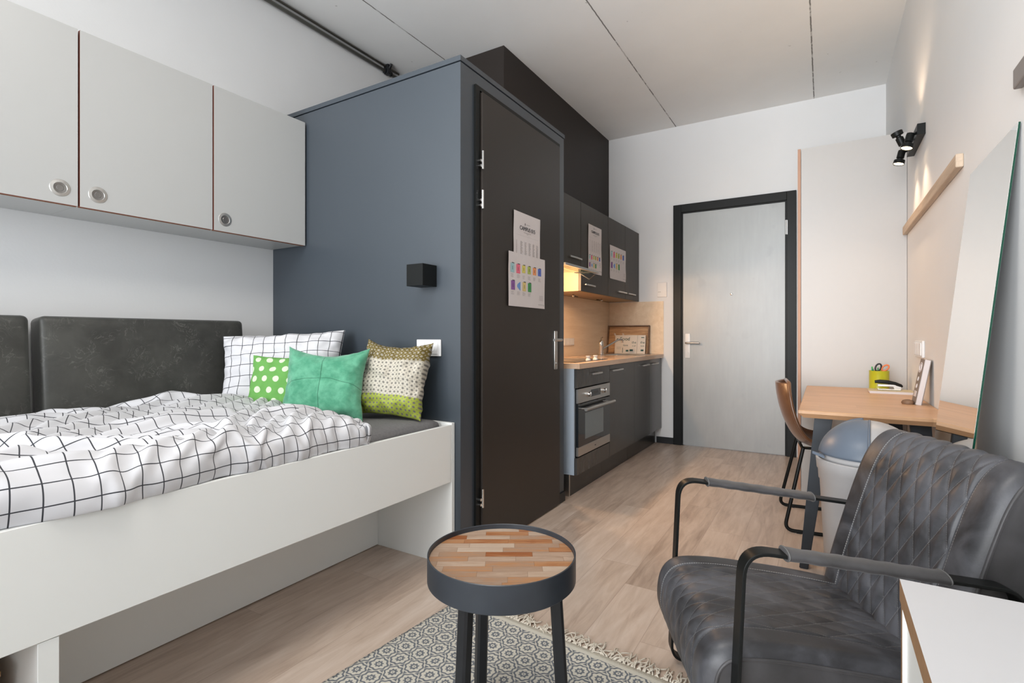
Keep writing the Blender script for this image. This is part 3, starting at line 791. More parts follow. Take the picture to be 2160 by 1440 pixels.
# hob
hb = empty('hob', (-1.65, 3.45, .887), 'dark two-zone hob on the worktop nearest the dark door', 'hob')
mk('hob_plate', bx(-1.90, -1.44, 3.22, 3.83, .887, .892, .0015, 1), M['oven_glass'], hb)
for (x, y) in ((-1.72, 3.38), (-1.62, 3.60)):
    b = B(); b.lathe([(.075, 0), (.0755, .0006), (.073, .0006), (.0725, 0)], c=(x, y, .892), n=40); mk('cooking_zone', b, M['ink_grey'], hb, True, auto=40)
for (x, y) in ((-1.49, 3.56), (-1.49, 3.70)):
    b = B(); b.lathe([(.020, 0), (.019, .006), (.014, .008), (.014, .022), (.018, .024), (.018, .030), (0, .031)], c=(x, y, .892), n=24); mk('knob', b, M['plastic'], hb, True, auto=40)
# tray with pot holders
ty = empty('wooden_tray', (-1.72, 5.15, .887), 'large shallow wooden tray standing upright against the splashback', 'tray')
Mt = Matrix.Translation((-1.718, 5.105, .888)) @ Matrix.Rotation(-.17, 4, 'X')
b = B(); b.box(-.212, .212, .028, .034, .008, .285, M4=Mt); mk('tray_base', b, M['tray_wood'], ty)
b = B()
for a_ in ((-.218, .218, 0, .034, 0, .010), (-.218, .218, 0, .034, .283, .293), (-.218, -.208, 0, .034, 0, .293), (.208, .218, 0, .034, 0, .293)): b.box(*a_, .001, 1, M4=Mt)
mk('tray_rim', b, M['tray_rim'], ty)
def board(cx, y, z, label, wds, tilt):
    o = empty('pot_holder', (cx, y, .888), label, 'pot holder', 'printed pot holders')
    Mb = Matrix.Translation((cx, y, .889)) @ Matrix.Rotation(tilt, 4, 'X')
    b = B(); b.box(-.115, .115, -.005, 0, 0, .190, .0022, 2, M4=Mb)
    b.tube([Mb @ Vector(p) for p in ((-.106, -.0025, .178), (-.118, -.0025, .206), (-.128, -.0025, .212), (-.126, -.0025, .196), (-.110, -.0025, .180))], .003, 8)
    mk('quilted_cloth', b, flat('cream_cotton', sr(222, 214, 204), .9), o, True, auto=40)
    b = B()
    for (px, pz, w_, h_) in wds['blocks']: b.box(px-w_/2, px+w_/2, -.0062, -.0052, pz-h_/2, pz+h_/2, M4=Mb)
    mk('printed_pots', b, M['print_teal'], o)
    for (s_, sz, px, pz) in wds['text']:
        text('printed_words', s_, sz, M['print_teal'], o, Mb @ Matrix.Translation((px, -.0060, pz)) @ Matrix.Rotation(PI/2, 4, 'X'))
board(-1.640, 5.092, 0, 'cream printed pot holder behind the other one, leaning on the tray', dict(blocks=[(.085, .035, .028, .018), (.085, .165, .03, .008)], text=[('the', .036, .085, .115), ('love', .022, .085, .080)]), -.17)
board(-1.722, 5.078, 0, 'cream printed pot holder in front, behind the faucet spout', dict(blocks=[(.06, .035, .034, .020), (.018, .030, .028, .018), (-.09, .14, .012, .03), (-.03, .035, .004, .05)], text=[('Food', .050, -.01, .150), ('the', .036, .085, .115), ('love', .030, .0, .085), ('is all', .020, .085, .080), ('~~~~', .02, -.07, .065), ('~~~~', .02, -.07, .05)]), -.17)

# upper cabinets
XU = -1.62; ZU0, ZU1 = 1.420, 2.114
def upper(y0, y1, z0, label, doors, hs):
    o = empty('wall_cabinet', (-1.78, (y0+y1)/2, z0), label, 'cabinet', 'dark kitchen wall cabinets')
    b = B(); b.box(-1.937, XU-.020, y0+.0005, y1-.0005, z0+.001, ZU1-.001)
    b.bm.normal_update()
    for f in b.bm.faces: f.material_index = 1 if (f.normal.z < -.5 or f.normal.y < -.5) else 0
    mk('cabinet_body', b, [M['front_up'], M['birch_in']], o)
    for (a0, a1), (h0, h1, hz) in zip(doors, hs):
        d = mk('door', bx(XU-.018, XU, a0+.0015, a1-.0015, z0, ZU1, .001, 1), M['front_up'], o)
        handle(XU, h0, h1, hz, d)
    return o
upper(3.10, 3.722, 1.612, 'short dark wall cabinet above the extractor hood', [(3.10, 3.722)], [(3.46, 3.735, 1.660)])
upper(3.724, 4.318, ZU0, 'dark wall cabinet with the tall CAMPUS 015 sheet on its door', [(3.724, 4.318)], [(3.75, 4.01, 1.474)])
upper(4.320, YF-.004, ZU0, 'double-door dark wall cabinet nearest the far wall', [(4.320, 4.772), (4.772, YF-.004)], [(4.51, 4.80, 1.474), (4.79, 5.07, 1.474)])
# hood
ho = empty('extractor_hood', (-1.75, 3.42, 1.53), 'slim extractor hood with its glass visor pulled out', 'hood')
mk('hood_body', bx(-1.937, XU-.005, 3.13, 3.722, 1.575, 1.611), M['black'], ho)
b = B(); b.box(XU-.02, -1.492, 3.13, 3.722, 1.550, 1.556); mk('glass_visor', b, M['visor'], ho)
mk('visor_front', bx(-1.494, -1.470, 3.13, 3.722, 1.545, 1.561, .002, 1), M['steel'], ho)
mk('hood_filter', bx(-1.93, XU-.02, 3.14, 3.715, 1.570, 1.575), M['steel'], ho)
b = B(); b.tube([(-1.60, 3.66, 1.548), (-1.53, 3.68, 1.500), (-1.49, 3.70, 1.535)], 0, flat_=(.02, .006, (0, 1, 0))); b.prism([(-1.62, 3.60, 1.552), (-1.62, 3.63, 1.552), (-1.50, 3.655, 1.552), (-1.50, 3.640, 1.552)], (0, 0, -.006)); mk('visor_arm', b, M['black'], ho)
for y in (3.26, 3.42):
    l = bpy.data.lights.new('hood_bulb', 'POINT'); l.energy = 13.0; l.color = (1.0, .62, .34); l.shadow_soft_size = .02
    lo = bpy.data.objects.new('hood_bulb', l); C.objects.link(lo); lo.parent = ho; lo.location = Vector((-1.66, y-.04, 1.515))-ORG[ho.name]
for i, (y, lb) in enumerate(((3.98, 'small chrome hook under the wall cabinet nearer the hood'), (4.62, 'small chrome hook under the wall cabinet nearer the far wall'))):
    o = empty('cabinet_hook', (-1.80, y, 1.395), lb, 'hook', 'hooks under the wall cabinets')
    b = B(); b.lathe([(0, 0), (.010, .004), (.012, .012), (.008, .020), (.004, .0255)], c=(-1.80, y, 1.395), n=20); mk('knob', b, M['chrome'], o, True, auto=40)
    b = B(); b.tube([(-1.80, y, 1.408), (-1.80, y+(.09 if i == 0 else -.12), 1.404)], .004, 8); mk('rod', b, M['black'], o, True)
# thermostat
th = mk('thermostat', bx(-1.431, -1.337, YF-.014, YF-.0002, 1.457, 1.603, .003), M['plastic'], None, label='small white control panel on the far wall beside the entrance door', cat='thermostat')
mk('button', bx(-1.365, -1.345, YF-.016, YF-.013, 1.470, 1.490, .001, 1), M['plastic'], th)
mk('display', bx(-1.422, -1.395, YF-.0145, YF-.0135, 1.505, 1.509), M['ink_grey'], th)

# ---------------------------------------------------------------- printed sheets
def sheet(label, X, y0, y1, z0, z1, top_text, table, plans, seed, sx=1.0, under=False):
    W, Hh = y1-y0, z1-z0; o = empty('paper_sheet', (X, (y0+y1)/2, z0), label, 'poster', 'CAMPUS 015 sheets')
    rnd = random.Random(seed)
    def wav(u, v):
        return .0012+.0035*noise.noise(Vector((u*2.3+seed, v*2.6, 0)))*(.3+abs(u-.5)*1.4)+.0025
    b = B(); b.grid(lambda u, v: Vector((X+max(.0006, wav(u, v)), y0+W*u+.003*math.sin(v*5+seed)*0, z0+Hh*v)), 24, 24)
    mk('sheet', b, M['paper'], o, True)
    def P3(u, v, e=.0006): return Vector((X+max(.0006, wav(u, v))+e, y0+W*u, z0+Hh*v))
    def rect(b, u0, u1, v0, v1, mi=0, e=.0006):
        b.poly([P3(u0, v0, e), P3(u1, v0, e), P3(u1, v1, e), P3(u0, v1, e)], mi)
    RM = Matrix.Rotation(PI/2, 4, 'Z') @ Matrix.Rotation(PI/2, 4, 'X')
    if top_text:
        tv = top_text
        text('heading', 'CAMPUS 015', W*.105, M['ink'], o, Matrix.Translation(P3(.5, tv, .0025)) @ RM)
        b = B(); rect(b, .40, .425, tv+.06, tv+.10); mk('logo_mark', b, M['ink'], o)
        b = B(); rect(b, .45, .60, tv+.078, tv+.086); rect(b, .36, .64, tv-.065, tv-.058); rect(b, .47, .53, tv-.085, tv-.079)
        rect(b, .08, .92, tv-.125, tv-.1235)
        mk('small_print', b, M['ink_grey'], o)
    if table:
        v0, v1 = table; b = B()
        for c in range(6):
            u = .09+c*.15; n = 22
            for k in range(n):
                v = v1-(v1-v0)*k/n; wv = rnd.uniform(.05, .09) if c else .03
                rect(b, u, u+wv, v-.35*(v1-v0)/n, v)
        mk('price_table', b, M['ink_grey'], o)
    if plans:
        va, vb, vh = plans; cols = ['teal', 'pink', 'yellow', 'lime', 'orange', 'blue']; c2 = ['purple', 'sky', 'sand', 'green']
        for r, (cs, v) in enumerate(((cols, va), (c2, vb))):
            for k, cn in enumerate(cs):
                u = .05+k*.148+(.01 if r else 0); ww = .088+.012*rnd.random(); hh = vh*(1 if k < 2 or r else .85)
                b = B()
                if cn == 'sky':
                    pts = [P3(u+ww, v, .0008)]+[P3(u+ww-ww*math.sin(PI*t/12), v+vh*t/12, .0008) for t in range(1, 12)]+[P3(u+ww, v+vh, .0008)]
                    b.poly(pts[::-1], 0)
                else:
                    rect(b, u, u+ww, v+(vh-hh), v+vh, 0, .0008); rect(b, u+ww*.45, u+ww*.55, v+(vh-hh)+hh*.3, v+(vh-hh)+hh*.7, 1, .0012)
                    rect(b, u+ww*.3, u+ww*.95, v+vh, v+vh+.014, 1, .0012)
                mk('floor_plan', b, [M['p_'+cn], M['ink']], o)
        b = B()
        for r, v in ((6, va), (4, vb)):
            for k in range(r):
                for q in range(4): rect(b, .06+k*.148, .06+k*.148+.05+.03*rnd.random(), v-.03-q*.018, v-.025-q*.018)
        rect(b, .80, .94, .07, .078); rect(b, .955, .97, .05, .085)
        for q in range(6): rect(b, .83, .95, .16+q*.018, .164+q*.018)
        mk('captions', b, M['ink_grey'], o)
    return o
XD = XB+.0225
sheet('price list sheet headed CAMPUS 015 on the dark bathroom door, above the floor plan sheet', XD, 2.380, 2.680, 1.42, 1.748, .74, (.30, .52), None, 1)
sheet('sheet of coloured floor plans on the dark bathroom door', XD+.004, 2.320, 2.732, 1.229, 1.519, None, None, (.62, .30, .17), 2)
sheet('tall sheet with CAMPUS 015 heading, table and floor plans on a wall cabinet door', XU+.0005, 3.862, 4.150, 1.580, 1.970, .86, (.44, .68), (.28, .12, .085), 3)
sheet('sheet of coloured floor plans on the wall cabinet nearest the far wall', XU+.0005, 4.350, 4.775, 1.578, 1.874, None, None, (.65, .32, .17), 4)

# ================================================================== RIGHT SIDE
YW = 3.940
wd = empty('wardrobe', (.15, 4.5, 0), 'tall white wardrobe with a brown front edge beside the entrance door', 'wardrobe')
mk('side_panel', bx(-.130, XR-.002, YW, YW+.018, 0, 2.312), M['cream'], wd)
mk('wardrobe_body', bx(-.128, XR-.002, YW+.018, 5.18, 0, 2.310), M['cream'], wd)
b = B(); b.box(-.150, -.132, YW-.001, 4.55, .05, 2.312); b.bm.normal_update()
for f in b.bm.faces: f.material_index = 1 if f.normal.y < -.5 else 0
mk('sliding_door', b, [M['cream'], flat('beech_edge', sr(172, 132, 108), .5)], wd, label='sliding door with beech edge')
mk('sliding_door', bx(-.150, -.132, 4.56, 5.175, .05, 2.312), M['cream'], wd)

# desk
DZ = .745; dx0, dx1, dy0, dy1 = -.096, XR-.004, 2.590, 3.892
dk = empty('desk', (.16, 3.24, 0), 'small oak desk with tapered black metal legs against the right wall', 'desk')
b = B()
prof = [(0, DZ), (.0, DZ-.012), (.022, DZ-.034)]
def ring(ins, z): return [Vector((dx0+ins, dy0+ins, z)), Vector((dx1-ins*.2, dy0+ins, z)), Vector((dx1-ins*.2, dy1-ins, z)), Vector((dx0+ins, dy1-ins, z))]
rs = [ring(.003, DZ), ring(0, DZ-.003), ring(0, DZ-.014), ring(.020, DZ-.034)]
vr = [[b.bm.verts.new(p) for p in r] for r in rs]
for i in range(3):
    for k in range(4): b.bm.faces.new((vr[i][k], vr[i][(k+1) % 4], vr[i+1][(k+1) % 4], vr[i+1][k]))
b.bm.faces.new(vr[0]); b.bm.faces.new(vr[-1])
mk('desktop', b, M['desk'], dk)
def dleg(xt, xb, y, wt, wb):
    b = B(); n_ = 2
    top = [(xt-wt/2, y-.02, DZ-.036), (xt+wt/2, y-.02, DZ-.036), (xt+wt/2, y+.02, DZ-.036), (xt-wt/2, y+.02, DZ-.036)]
    bot = [(xb-wb/2, y-.02, 0), (xb+wb/2, y-.02, 0), (xb+wb/2, y+.02, 0), (xb-wb/2, y+.02, 0)]
    a = [b.bm.verts.new(p) for p in top]; c = [b.bm.verts.new(p) for p in bot]
    for k in range(4): b.bm.faces.new((a[k], a[(k+1) % 4], c[(k+1) % 4], c[k]))
    b.bm.faces.new(a); b.bm.faces.new(c)
    bmesh.ops.bevel(b.bm, geom=list(b.bm.edges), offset=.003, segments=2, affect='EDGES')
    mk('leg', b, flat('blackened_steel', (.022, .027, .034), .4, .3, var=.3, scale=14), dk, True, auto=40)
for y in (2.745, 3.74):
    dleg(.000, -.080, y, .072, .036); dleg(.345, .400, y, .072, .036)
mk('underframe', bx(.0, .35, 2.735, 2.755, DZ-.050, DZ-.036), M['black'], dk)

# desk things
CX, CY = .282, 3.775
tn = empty('pencil_tin', (CX, CY, DZ), 'yellow-green tin holding scissors and pens on the desk', 'tin')
b = B(); b.lathe([(0, .0), (.050, .0), (.051, .003), (.050, .006), (.050, .112), (.0515, .115), (.050, .117), (.048, .115), (.048, .008), (0, .008)], c=(CX, CY, DZ), n=40)
mk('tin_body', b, M['tin'], tn, True, auto=40)
b = B()
for (a_, z, r) in ((-.62, .045, .010), (-.50, .035, .011), (-.58, .022, .009)):
    pts = [Vector((CX+math.cos(a_+r/.05*math.cos(t))*.0506, CY+math.sin(a_+r/.05*math.cos(t))*.0506, DZ+z+.01+r*math.sin(t))) for t in [2*PI*k/14 for k in range(14)]]
    b.poly(pts)
mk('fruit_print', b, M['red'], tn)
sc = empty('scissors', (CX+.012, CY, DZ+.01), 'scissors with black and orange handles standing in the tin', 'scissors')
b = B()
def loopring(cx, cz, r, tilt): return [Vector((cx+r*.75*math.cos(t)*math.cos(tilt)-r*1.25*math.sin(t)*math.sin(tilt), CY, cz+r*.75*math.cos(t)*math.sin(tilt)+r*1.25*math.sin(t)*math.cos(tilt))) for t in [2*PI*k/24 for k in range(24)]]
b.tube(loopring(CX-.004, DZ+.136, .018, -.35), .0045, 8, closed=True); b.tube([(CX+.0, CY, DZ+.12), (CX+.008, CY, DZ+.08)], .004, 8)
mk('handle', b, M['black'], sc, True, auto=50)
b = B(); b.tube(loopring(CX+.030, DZ+.134, .017, -.75), .0045, 8, closed=True); b.tube([(CX+.018, CY, DZ+.12), (CX+.008, CY, DZ+.08)], .004, 8)
mk('handle', b, M['orange_pl'], sc, True, auto=50, label='orange handle')
b = B(); b.box(CX+.004, CX+.012, CY-.002, CY+.002, DZ+.012, DZ+.085); mk('blades', b, M['steel'], sc)
for i, (dx, dy, lean) in enumerate(((-.025, .0, -.006), (-.008, .015, .004), (-.032, .012, -.002))):
    b = B(); b.tube([(CX+dx-lean, CY+dy, DZ+.011), (CX+dx+lean, CY+dy, DZ+.128+.006*i)], [.0035, .0035], 8)
    mk('pen', b, flat('green_plastic_%s' % 'abc'[i], sr(30, 120+20*i, 70), .4), None, True, label=('middle one of the green pens in the yellow-green tin', 'green pen nearest the scissors in the yellow-green tin', 'leftmost green pen in the yellow-green tin')[i], cat='pen', group='green pens in the tin', auto=50)
nb = empty('notebook', (.30, 3.60, DZ), 'ring-bound white notebook lying on the desk under the stapler', 'notebook')
mk('pages', bx(.222, .424, 3.56, 3.70, DZ, DZ+.014, .001, 1), M['paper'], nb)
mk('cover', bx(.220, .426, 3.558, 3.702, DZ+.014, DZ+.0155), flat('patterned_cover', sr(200, 186, 150), .6, var=.5, scale=260), nb)
b = B()
for k in range(20):
    x = .228+k*.010
    b.tube([Vector((x, 3.700+.006*math.cos(t), DZ+.009+.0085*math.sin(t))) for t in [2*PI*q/10 for q in range(10)]], .0011, 5, closed=True)
mk('ring_binding', b, M['steel'], nb, True)
st = empty('stapler', (.31, 3.62, DZ+.016), 'black stapler resting on the notebook', 'stapler')
b = B(); b.box(.262, .372, 3.612, 3.632, DZ+.016, DZ+.024, .002, 1); mk('stapler_base', b, M['steel'], st)
b = B(); b.tube([(.250, 3.622, DZ+.062), (.275, 3.622, DZ+.064), (.31, 3.622, DZ+.062), (.345, 3.622, DZ+.054), (.370, 3.622, DZ+.044), (.378, 3.622, DZ+.038)], [.008, .011, .011, .010, .009, .005], 12)
mk('stapler_arm', b, M['black_frame'], st, True, auto=60)
b = B(); b.box(.262, .350, 3.616, 3.628, DZ+.036, DZ+.050, .002, 1); b.prism([(.34, 3.617, DZ+.024), (.372, 3.617, DZ+.024), (.372, 3.617, DZ+.046), (.335, 3.617, DZ+.046)], (0, .010, 0))
mk('magazine', b, M['steel'], st)
# leaning box / book
bk = empty('boxed_book', (.38, 3.10, DZ), 'thin grey book leaning upright against the right wall on the desk', 'book')
Mb = Matrix.Translation((.368, 3.115, DZ+.0015)) @ Matrix.Rotation(.17, 4, 'Y')
b = B(); b.box(.0, .022, -.055, .055, 0, .215, .001, 1, M4=Mb); mk('pages', b, M['paper'], bk)
b = B(); b.box(-.002, .0, -.056, .056, 0, .216, M4=Mb); b.box(.022, .024, -.056, .056, 0, .216, M4=Mb); cv = mk('cover', b, M['book_grey'], bk)
b = B()
for (cz, r) in ((.175, .030), (.175, .018), (.120, .012), (.085, .012)):
    b.tube([Mb @ Vector((-.003, r*math.cos(t), cz+r*.8*math.sin(t))) for t in [PI*2*k/20 for k in range(20)]], .0020, 6, closed=True)
b.box(-.0035, -.002, -.03, .03, .035, .062, M4=Mb)
mk('cover_print', b, M['paper'], cv)
b = B(); b.lathe([(.0, .0), (.022, .0), (.026, .008), (.020, .018), (.008, .022), (.0, .022)], c=(.342, 3.085, DZ), n=20)
mk('paperweight', b, M['tray_rim'], None, True, label='small round brown thing at the foot of the grey book', cat='ornament', auto=60)

# switches on the right wall
sw = mk('switch_plate', bx(XR-.012, XR-.0002, 3.30, 3.545, .958, 1.044, .003), M['plastic'], None, label='white triple switch plate on the right wall above the desk', cat='switch')
for i in range(3): mk('rocker', bx(XR-.018, XR-.011, 3.312+i*.076, 3.380+i*.076, .968, 1.034, .003), M['plastic'], sw)
# oak strip
mk('wall_rail', bx(XR-.024, XR-.0002, 2.452, 3.935, 1.684, 1.734, .004, 2), M['raw_wood'], None, label='raw oak batten fixed level on the right wall above the desk', cat='rail')
# grey wall thing cut by the frame
mk('wall_bracket', bx(XR-.020, XR-.0002, 1.50, 1.802, 1.700, 1.752, .004, 2), flat('taupe_metal', (.22, .20, .19), .5), None, label='taupe bar on the right wall cut by the right edge of the photo', cat='rail')

# spot lamp
sp = empty('spotlight_bar', (XR-.03, 3.45, 2.08), 'black wall spotlight bar with three heads high on the right wall', 'lamp')
mk('wall_plate', bx(XR-.034, XR-.0002, 3.275, 3.66, 2.080, 2.135, .001, 1), M['black_frame'], sp)
warm = (1.0, .72, .48)
def head(pos, direc, on, power, size, blend=.6):
    pos = Vector(pos); direc = Vector(direc).normalized(); q = direc.to_track_quat('Z', 'Y').to_matrix().to_4x4(); Mh = Matrix.Translation(pos) @ q
    b = B(); b.lathe([(.0, -.072), (.017, -.072), (.018, -.066), (.018, -.030), (.012, -.026), (.012, -.018), (.026, -.016), (.027, .004), (.025, .006), (.023, .002)], M4=Mh, n=28)
    h_ = mk('lamp_head', b, M['black_frame'], sp, True, auto=35)
    b = B(); b.lathe([(.023, .002), (0, .002)], M4=Mh, n=24); mk('lens', b, M['lamp_glow'], h_)
    b = B(); j = pos-direc*.05; b.tube([j, (XR-.03, j.y+.01, 2.105)], .006, 10); mk('arm', b, M['black_frame'], sp, True, auto=40)
    l = bpy.data.lights.new('spot_bulb', 'SPOT'); l.energy = power; l.color = warm; l.spot_size = math.radians(size); l.spot_blend = blend; l.shadow_soft_size = .012
    lo = bpy.data.objects.new('spot_bulb', l); C.objects.link(lo); lo.parent = sp
    lo.matrix_local = Matrix.Translation(pos+direc*.010-ORG[sp.name]) @ direc.to_track_quat('-Z', 'Y').to_matrix().to_4x4()
head((.357, 3.580, 2.030), (-.22, -.10, -1), True, 5.4, 104, .8)
head((.362, 3.300, 2.030), (-.24, -.12, -1), True, 5.4, 104, .8)
head((.332, 3.42, 2.150), (-.40, -.10, 1), True, 4.2, 130, .6)

# mirror leaning on the wall
mr = empty('leaning_mirror', (.35, 2.06, 0), 'tall frameless mirror leaning against the right wall', 'mirror')
t0 = Vector((XR-.002, 0, 1.620)); t1 = Vector((.262, 0, .004)); nrm = Vector((-(t0.z-t1.z), 0, (t0.x-t1.x))).normalized()*.005
mirback = flat('mirror_backing', (.45, .46, .46), .6)
def mir(ya, yb, off0, off1, mat, name, lab_=None):
    b = B(); p = [Vector((t1.x, ya, t1.z)), Vector((t1.x, yb, t1.z)), Vector((t0.x, yb, t0.z)), Vector((t0.x, ya, t0.z))]
    b.prism([q+nrm*off0 for q in p], nrm*(off1-off0)); mk(name, b, mat, mr, label=lab_)
mir(1.8125, 2.3195, -.05, 0, mirback, 'mirror_backing')
mir(1.812, 2.320, 0, .9, M['green_glass'], 'glass_edge', 'green glass edge')
mir(1.8122, 2.3198, .9, 1.0, M['mirror'], 'mirror_face')

# rubbish bin
bn = empty('rubbish_bin', (.147, 2.365, 0), 'light grey rubbish bin with a dome lid and blue-grey flap in front of the desk', 'bin')
bc = (.147, 2.365, 0); R0 = .172
b = B(); b.lathe([(0, .0), (.128, .0), (.136, .008), (.162, .515), (.166, .520), (.168, .555), (R0, .560), (R0+.003, .598), (R0-.004, .602), (R0-.008, .56), (.155, .51), (.13, .01), (0, .01)], c=bc, n=64)
mk('bin_body', b, M['bin'], bn, True, auto=45)
def dome(k0, k1, rr, name, mat, flap):
    b = B()
    def f(u, v):
        a = k0+(k1-k0)*u; e = v*PI/2
        if flap: e = v*PI/2*.93
        return Vector((bc[0]+math.cos(a)*math.cos(e)*rr, bc[1]+math.sin(a)*math.cos(e)*rr, .600+math.sin(e)*rr*.92))
    b.grid(f, 40, 20); o = mk(name, b, mat, bn, True, weld=True)
    md = o.modifiers.new('t', 'SOLIDIFY'); md.thickness = .004
dome(0, 2*PI, .163, 'dome_lid', M['bin'], False)
# the flap: quarter of the dome toward camera-left, with rim
b = B()
def fl_(u, v):
    a = math.radians(148)+math.radians(118)*u; e = math.radians(8)+math.radians(74)*v
    e += math.radians(10)*(1-v)*abs(u-.5)*0
    rr = .168; return Vector((bc[0]+math.cos(a)*math.cos(e)*rr, bc[1]+math.sin(a)*math.cos(e)*rr, .600+math.sin(e)*rr*.92))
b.grid(fl_, 36, 24); o = mk('flap', b, M['lid'], bn, True, label='blue-grey swing flap'); md = o.modifiers.new('t', 'SOLIDIFY'); md.thickness = .005; md.offset = -1
b = B(); b.tube([fl_(1, k/20)+Vector((0, 0, .0)) for k in range(21)], .004, 8); mk('flap_rim', b, M['lid'], bn, True, auto=50); b = B(); b.tube([fl_(0, k/20) for k in range(21)], .004, 8)
mk('flap_rim', b, M['lid'], bn, True, auto=50); b = B()
b.prism([bc[0:2] and (bc[0]-.150, bc[1]-.070, .612), (bc[0]-.145, bc[1]-.10, .610), (bc[0]-.185, bc[1]-.085, .622)], (0, 0, .010))
mk('flap_spout', b, M['lid'], bn, True, auto=50)

# desk chair (tan shell, black sled base), facing the wall
ch = empty('desk_chair', (0, 3.45, 0), 'tan leatherette shell chair on a black wire base pushed up to the desk', 'chair')
prof = [(-.205, .800), (-.200, .740), (-.182, .650), (-.150, .560), (-.105, .490), (-.040, .455), (.06, .448), (.15, .455), (.20, .445)]
wid = [.150, .185, .205, .215, .215, .210, .205, .195, .17]
def lerp(arr, t):
    t = max(0, min(.99999, t))*(len(arr)-1); i = int(t); f_ = t-i; f_ = f_
    g_ = lambda k: arr[max(0, min(len(arr)-1, k))]
    def cr(a, b_, c_, d): return .5*((2*b_)+(-a+c_)*f_+(2*a-5*b_+4*c_-d)*f_*f_+(-a+3*b_-3*c_+d)*f_**3)
    if hasattr(arr[0], '__len__'): return [cr(g_(i-1)[k], g_(i)[k], g_(i+1)[k], g_(i+2)[k]) for k in range(len(arr[0]))]
    return cr(g_(i-1), g_(i), g_(i+1), g_(i+2))
def shell(u, v, off=0):
    x, z = lerp(prof, v); w_ = lerp(wid, v); s_ = u*2-1
    x2, z2 = lerp(prof, min(1, v+.01)); tx, tz = x2-x, z2-z; L_ = math.hypot(tx, tz) or 1; nx_, nz_ = (-tz/L_, tx/L_)   # toward sitter
    curl = .055*abs(s_)**2.6*(1-.5*v)
    return Vector((x+nx_*(curl+off), 3.45+w_*s_*(1-.06*abs(s_)**3), z+nz_*(curl+off)))
b = B(); b.grid(lambda u, v: shell(u, v), 36, 48); o = mk('shell', b, [M['leather_brown'], M['leather_brown']], ch, True)
md = o.modifiers.new('t', 'SOLIDIFY'); md.thickness = .016; md.offset = 0
b = B(); b.tube([shell(0, k/40) for k in range(41)]+[shell(1, 1-k/40) for k in range(41)], .0095, 8, closed=True)
mk('edge_piping', b, M['leather_brown'], ch, True)
def loop(y):
    b = B(); b.tube(rounded([(-.085, y*.0+3.45+(y-3.45)*.75, .452), (-.180, y, .010), (.235, y, .010), (.155, 3.45+(y-3.45)*.75, .450)], [.04, .04], 8), .0095, 12)
    mk('sled_leg', b, M['black_frame'], ch, True, auto=50)
    for x in (-.11, .17):
        b = B(); b.box(x-.012, x+.012, y-.010, y+.010, 0, .006); mk('glide', b, M['black'], ch)
loop(3.215); loop(3.685)
ch.rotation_euler.z = .12; ch.location.x = -.035
b = B(); b.tube([(-.085, 3.27, .445), (-.085, 3.63, .445)], .008, 10); b.tube([(.15, 3.27, .442), (.15, 3.63, .442)], .008, 10); b.tube([(-.085, 3.35, .440), (.15, 3.35, .440)], .008, 10); b.tube([(-.085, 3.55, .440), (.15, 3.55, .440)], .008, 10)
mk('seat_support', b, M['black_frame'], ch, True)

# ================================================================== ARMCHAIR
AF = Vector((-.408, 1.737, 0)); aa = math.radians(27)
ab = Vector((math.cos(aa), math.sin(aa), 0)); aw = Vector((math.sin(aa), -math.cos(aa), 0))
def AL(s, t, z): return AF+ab*s+aw*t+Vector((0, 0, z))
ac = empty('armchair', AL(.3, .28, 0), 'grey quilted leather armchair with black flat-bar arms, facing the bed', 'armchair')
QK = [1]
def quiltf(t, l):
    a = t/QA+l/QB; c = t/QA-l/QB
    f1 = abs(math.sin(PI*(a-.5))); f2 = abs(math.sin(PI*(c-.5)))
    inside = max(0, min(1, (t-.110)/.008))*max(0, min(1, (.452-t)/.008))
    puff = .0075*(min(f1, f2)**.55)
    seam = -.003*math.exp(-((t-.112)/.003)**2)-.003*math.exp(-((t-.450)/.003)**2)
    return inside*puff*QK[0]+(1-inside)*.0035*(1-math.exp(-(min(abs(t-.112), abs(t-.450))/.006)**1))+seam
def path_frame(pr):
    P_ = []; n = 400
    for k in range(n+1): P_.append(lerp(pr, k/n))
    L = [0]
    for k in range(n): L.append(L[-1]+math.hypot(P_[k+1][0]-P_[k][0], P_[k+1][1]-P_[k][1]))
    def at(v):
        d = v*L[-1]; lo = np.searchsorted(L, d); lo = max(1, min(n, int(lo))); f_ = (d-L[lo-1])/max(1e-9, L[lo]-L[lo-1])
        x = P_[lo-1][0]*(1-f_)+P_[lo][0]*f_; z = P_[lo-1][1]*(1-f_)+P_[lo][1]*f_
        i0 = max(0, lo-6); i1 = min(n, lo+6); tx, tz = P_[i1][0]-P_[i0][0], P_[i1][1]-P_[i0][1]; q = math.hypot(tx, tz)
        return x, z, -tz/q, tx/q, d
    return at, L[-1]
def upholstery(name, pr, t0_, t1_, drop, nu, nv, closed_bottom, sgn=1, rad=.045):
    at, LL = path_frame(pr); b = B()
    # u across width; the cover bends over the side edges, then a side wall goes in
    def f(u, v):
        x, z, nx_, nz_, l = at(v); t = t0_+(t1_-t0_)*u
        e = min(t-t0_, t1_-t); k = max(0, 1-e/rad); h = quiltf(t, l)-drop*k*k*k
        return AL(x+nx_*sgn*h, t, z+nz_*sgn*h)
    b.grid(f, nu, nv, lambda u, v: (t0_+(t1_-t0_)*u, at(v)[4]))
    return b, f, at
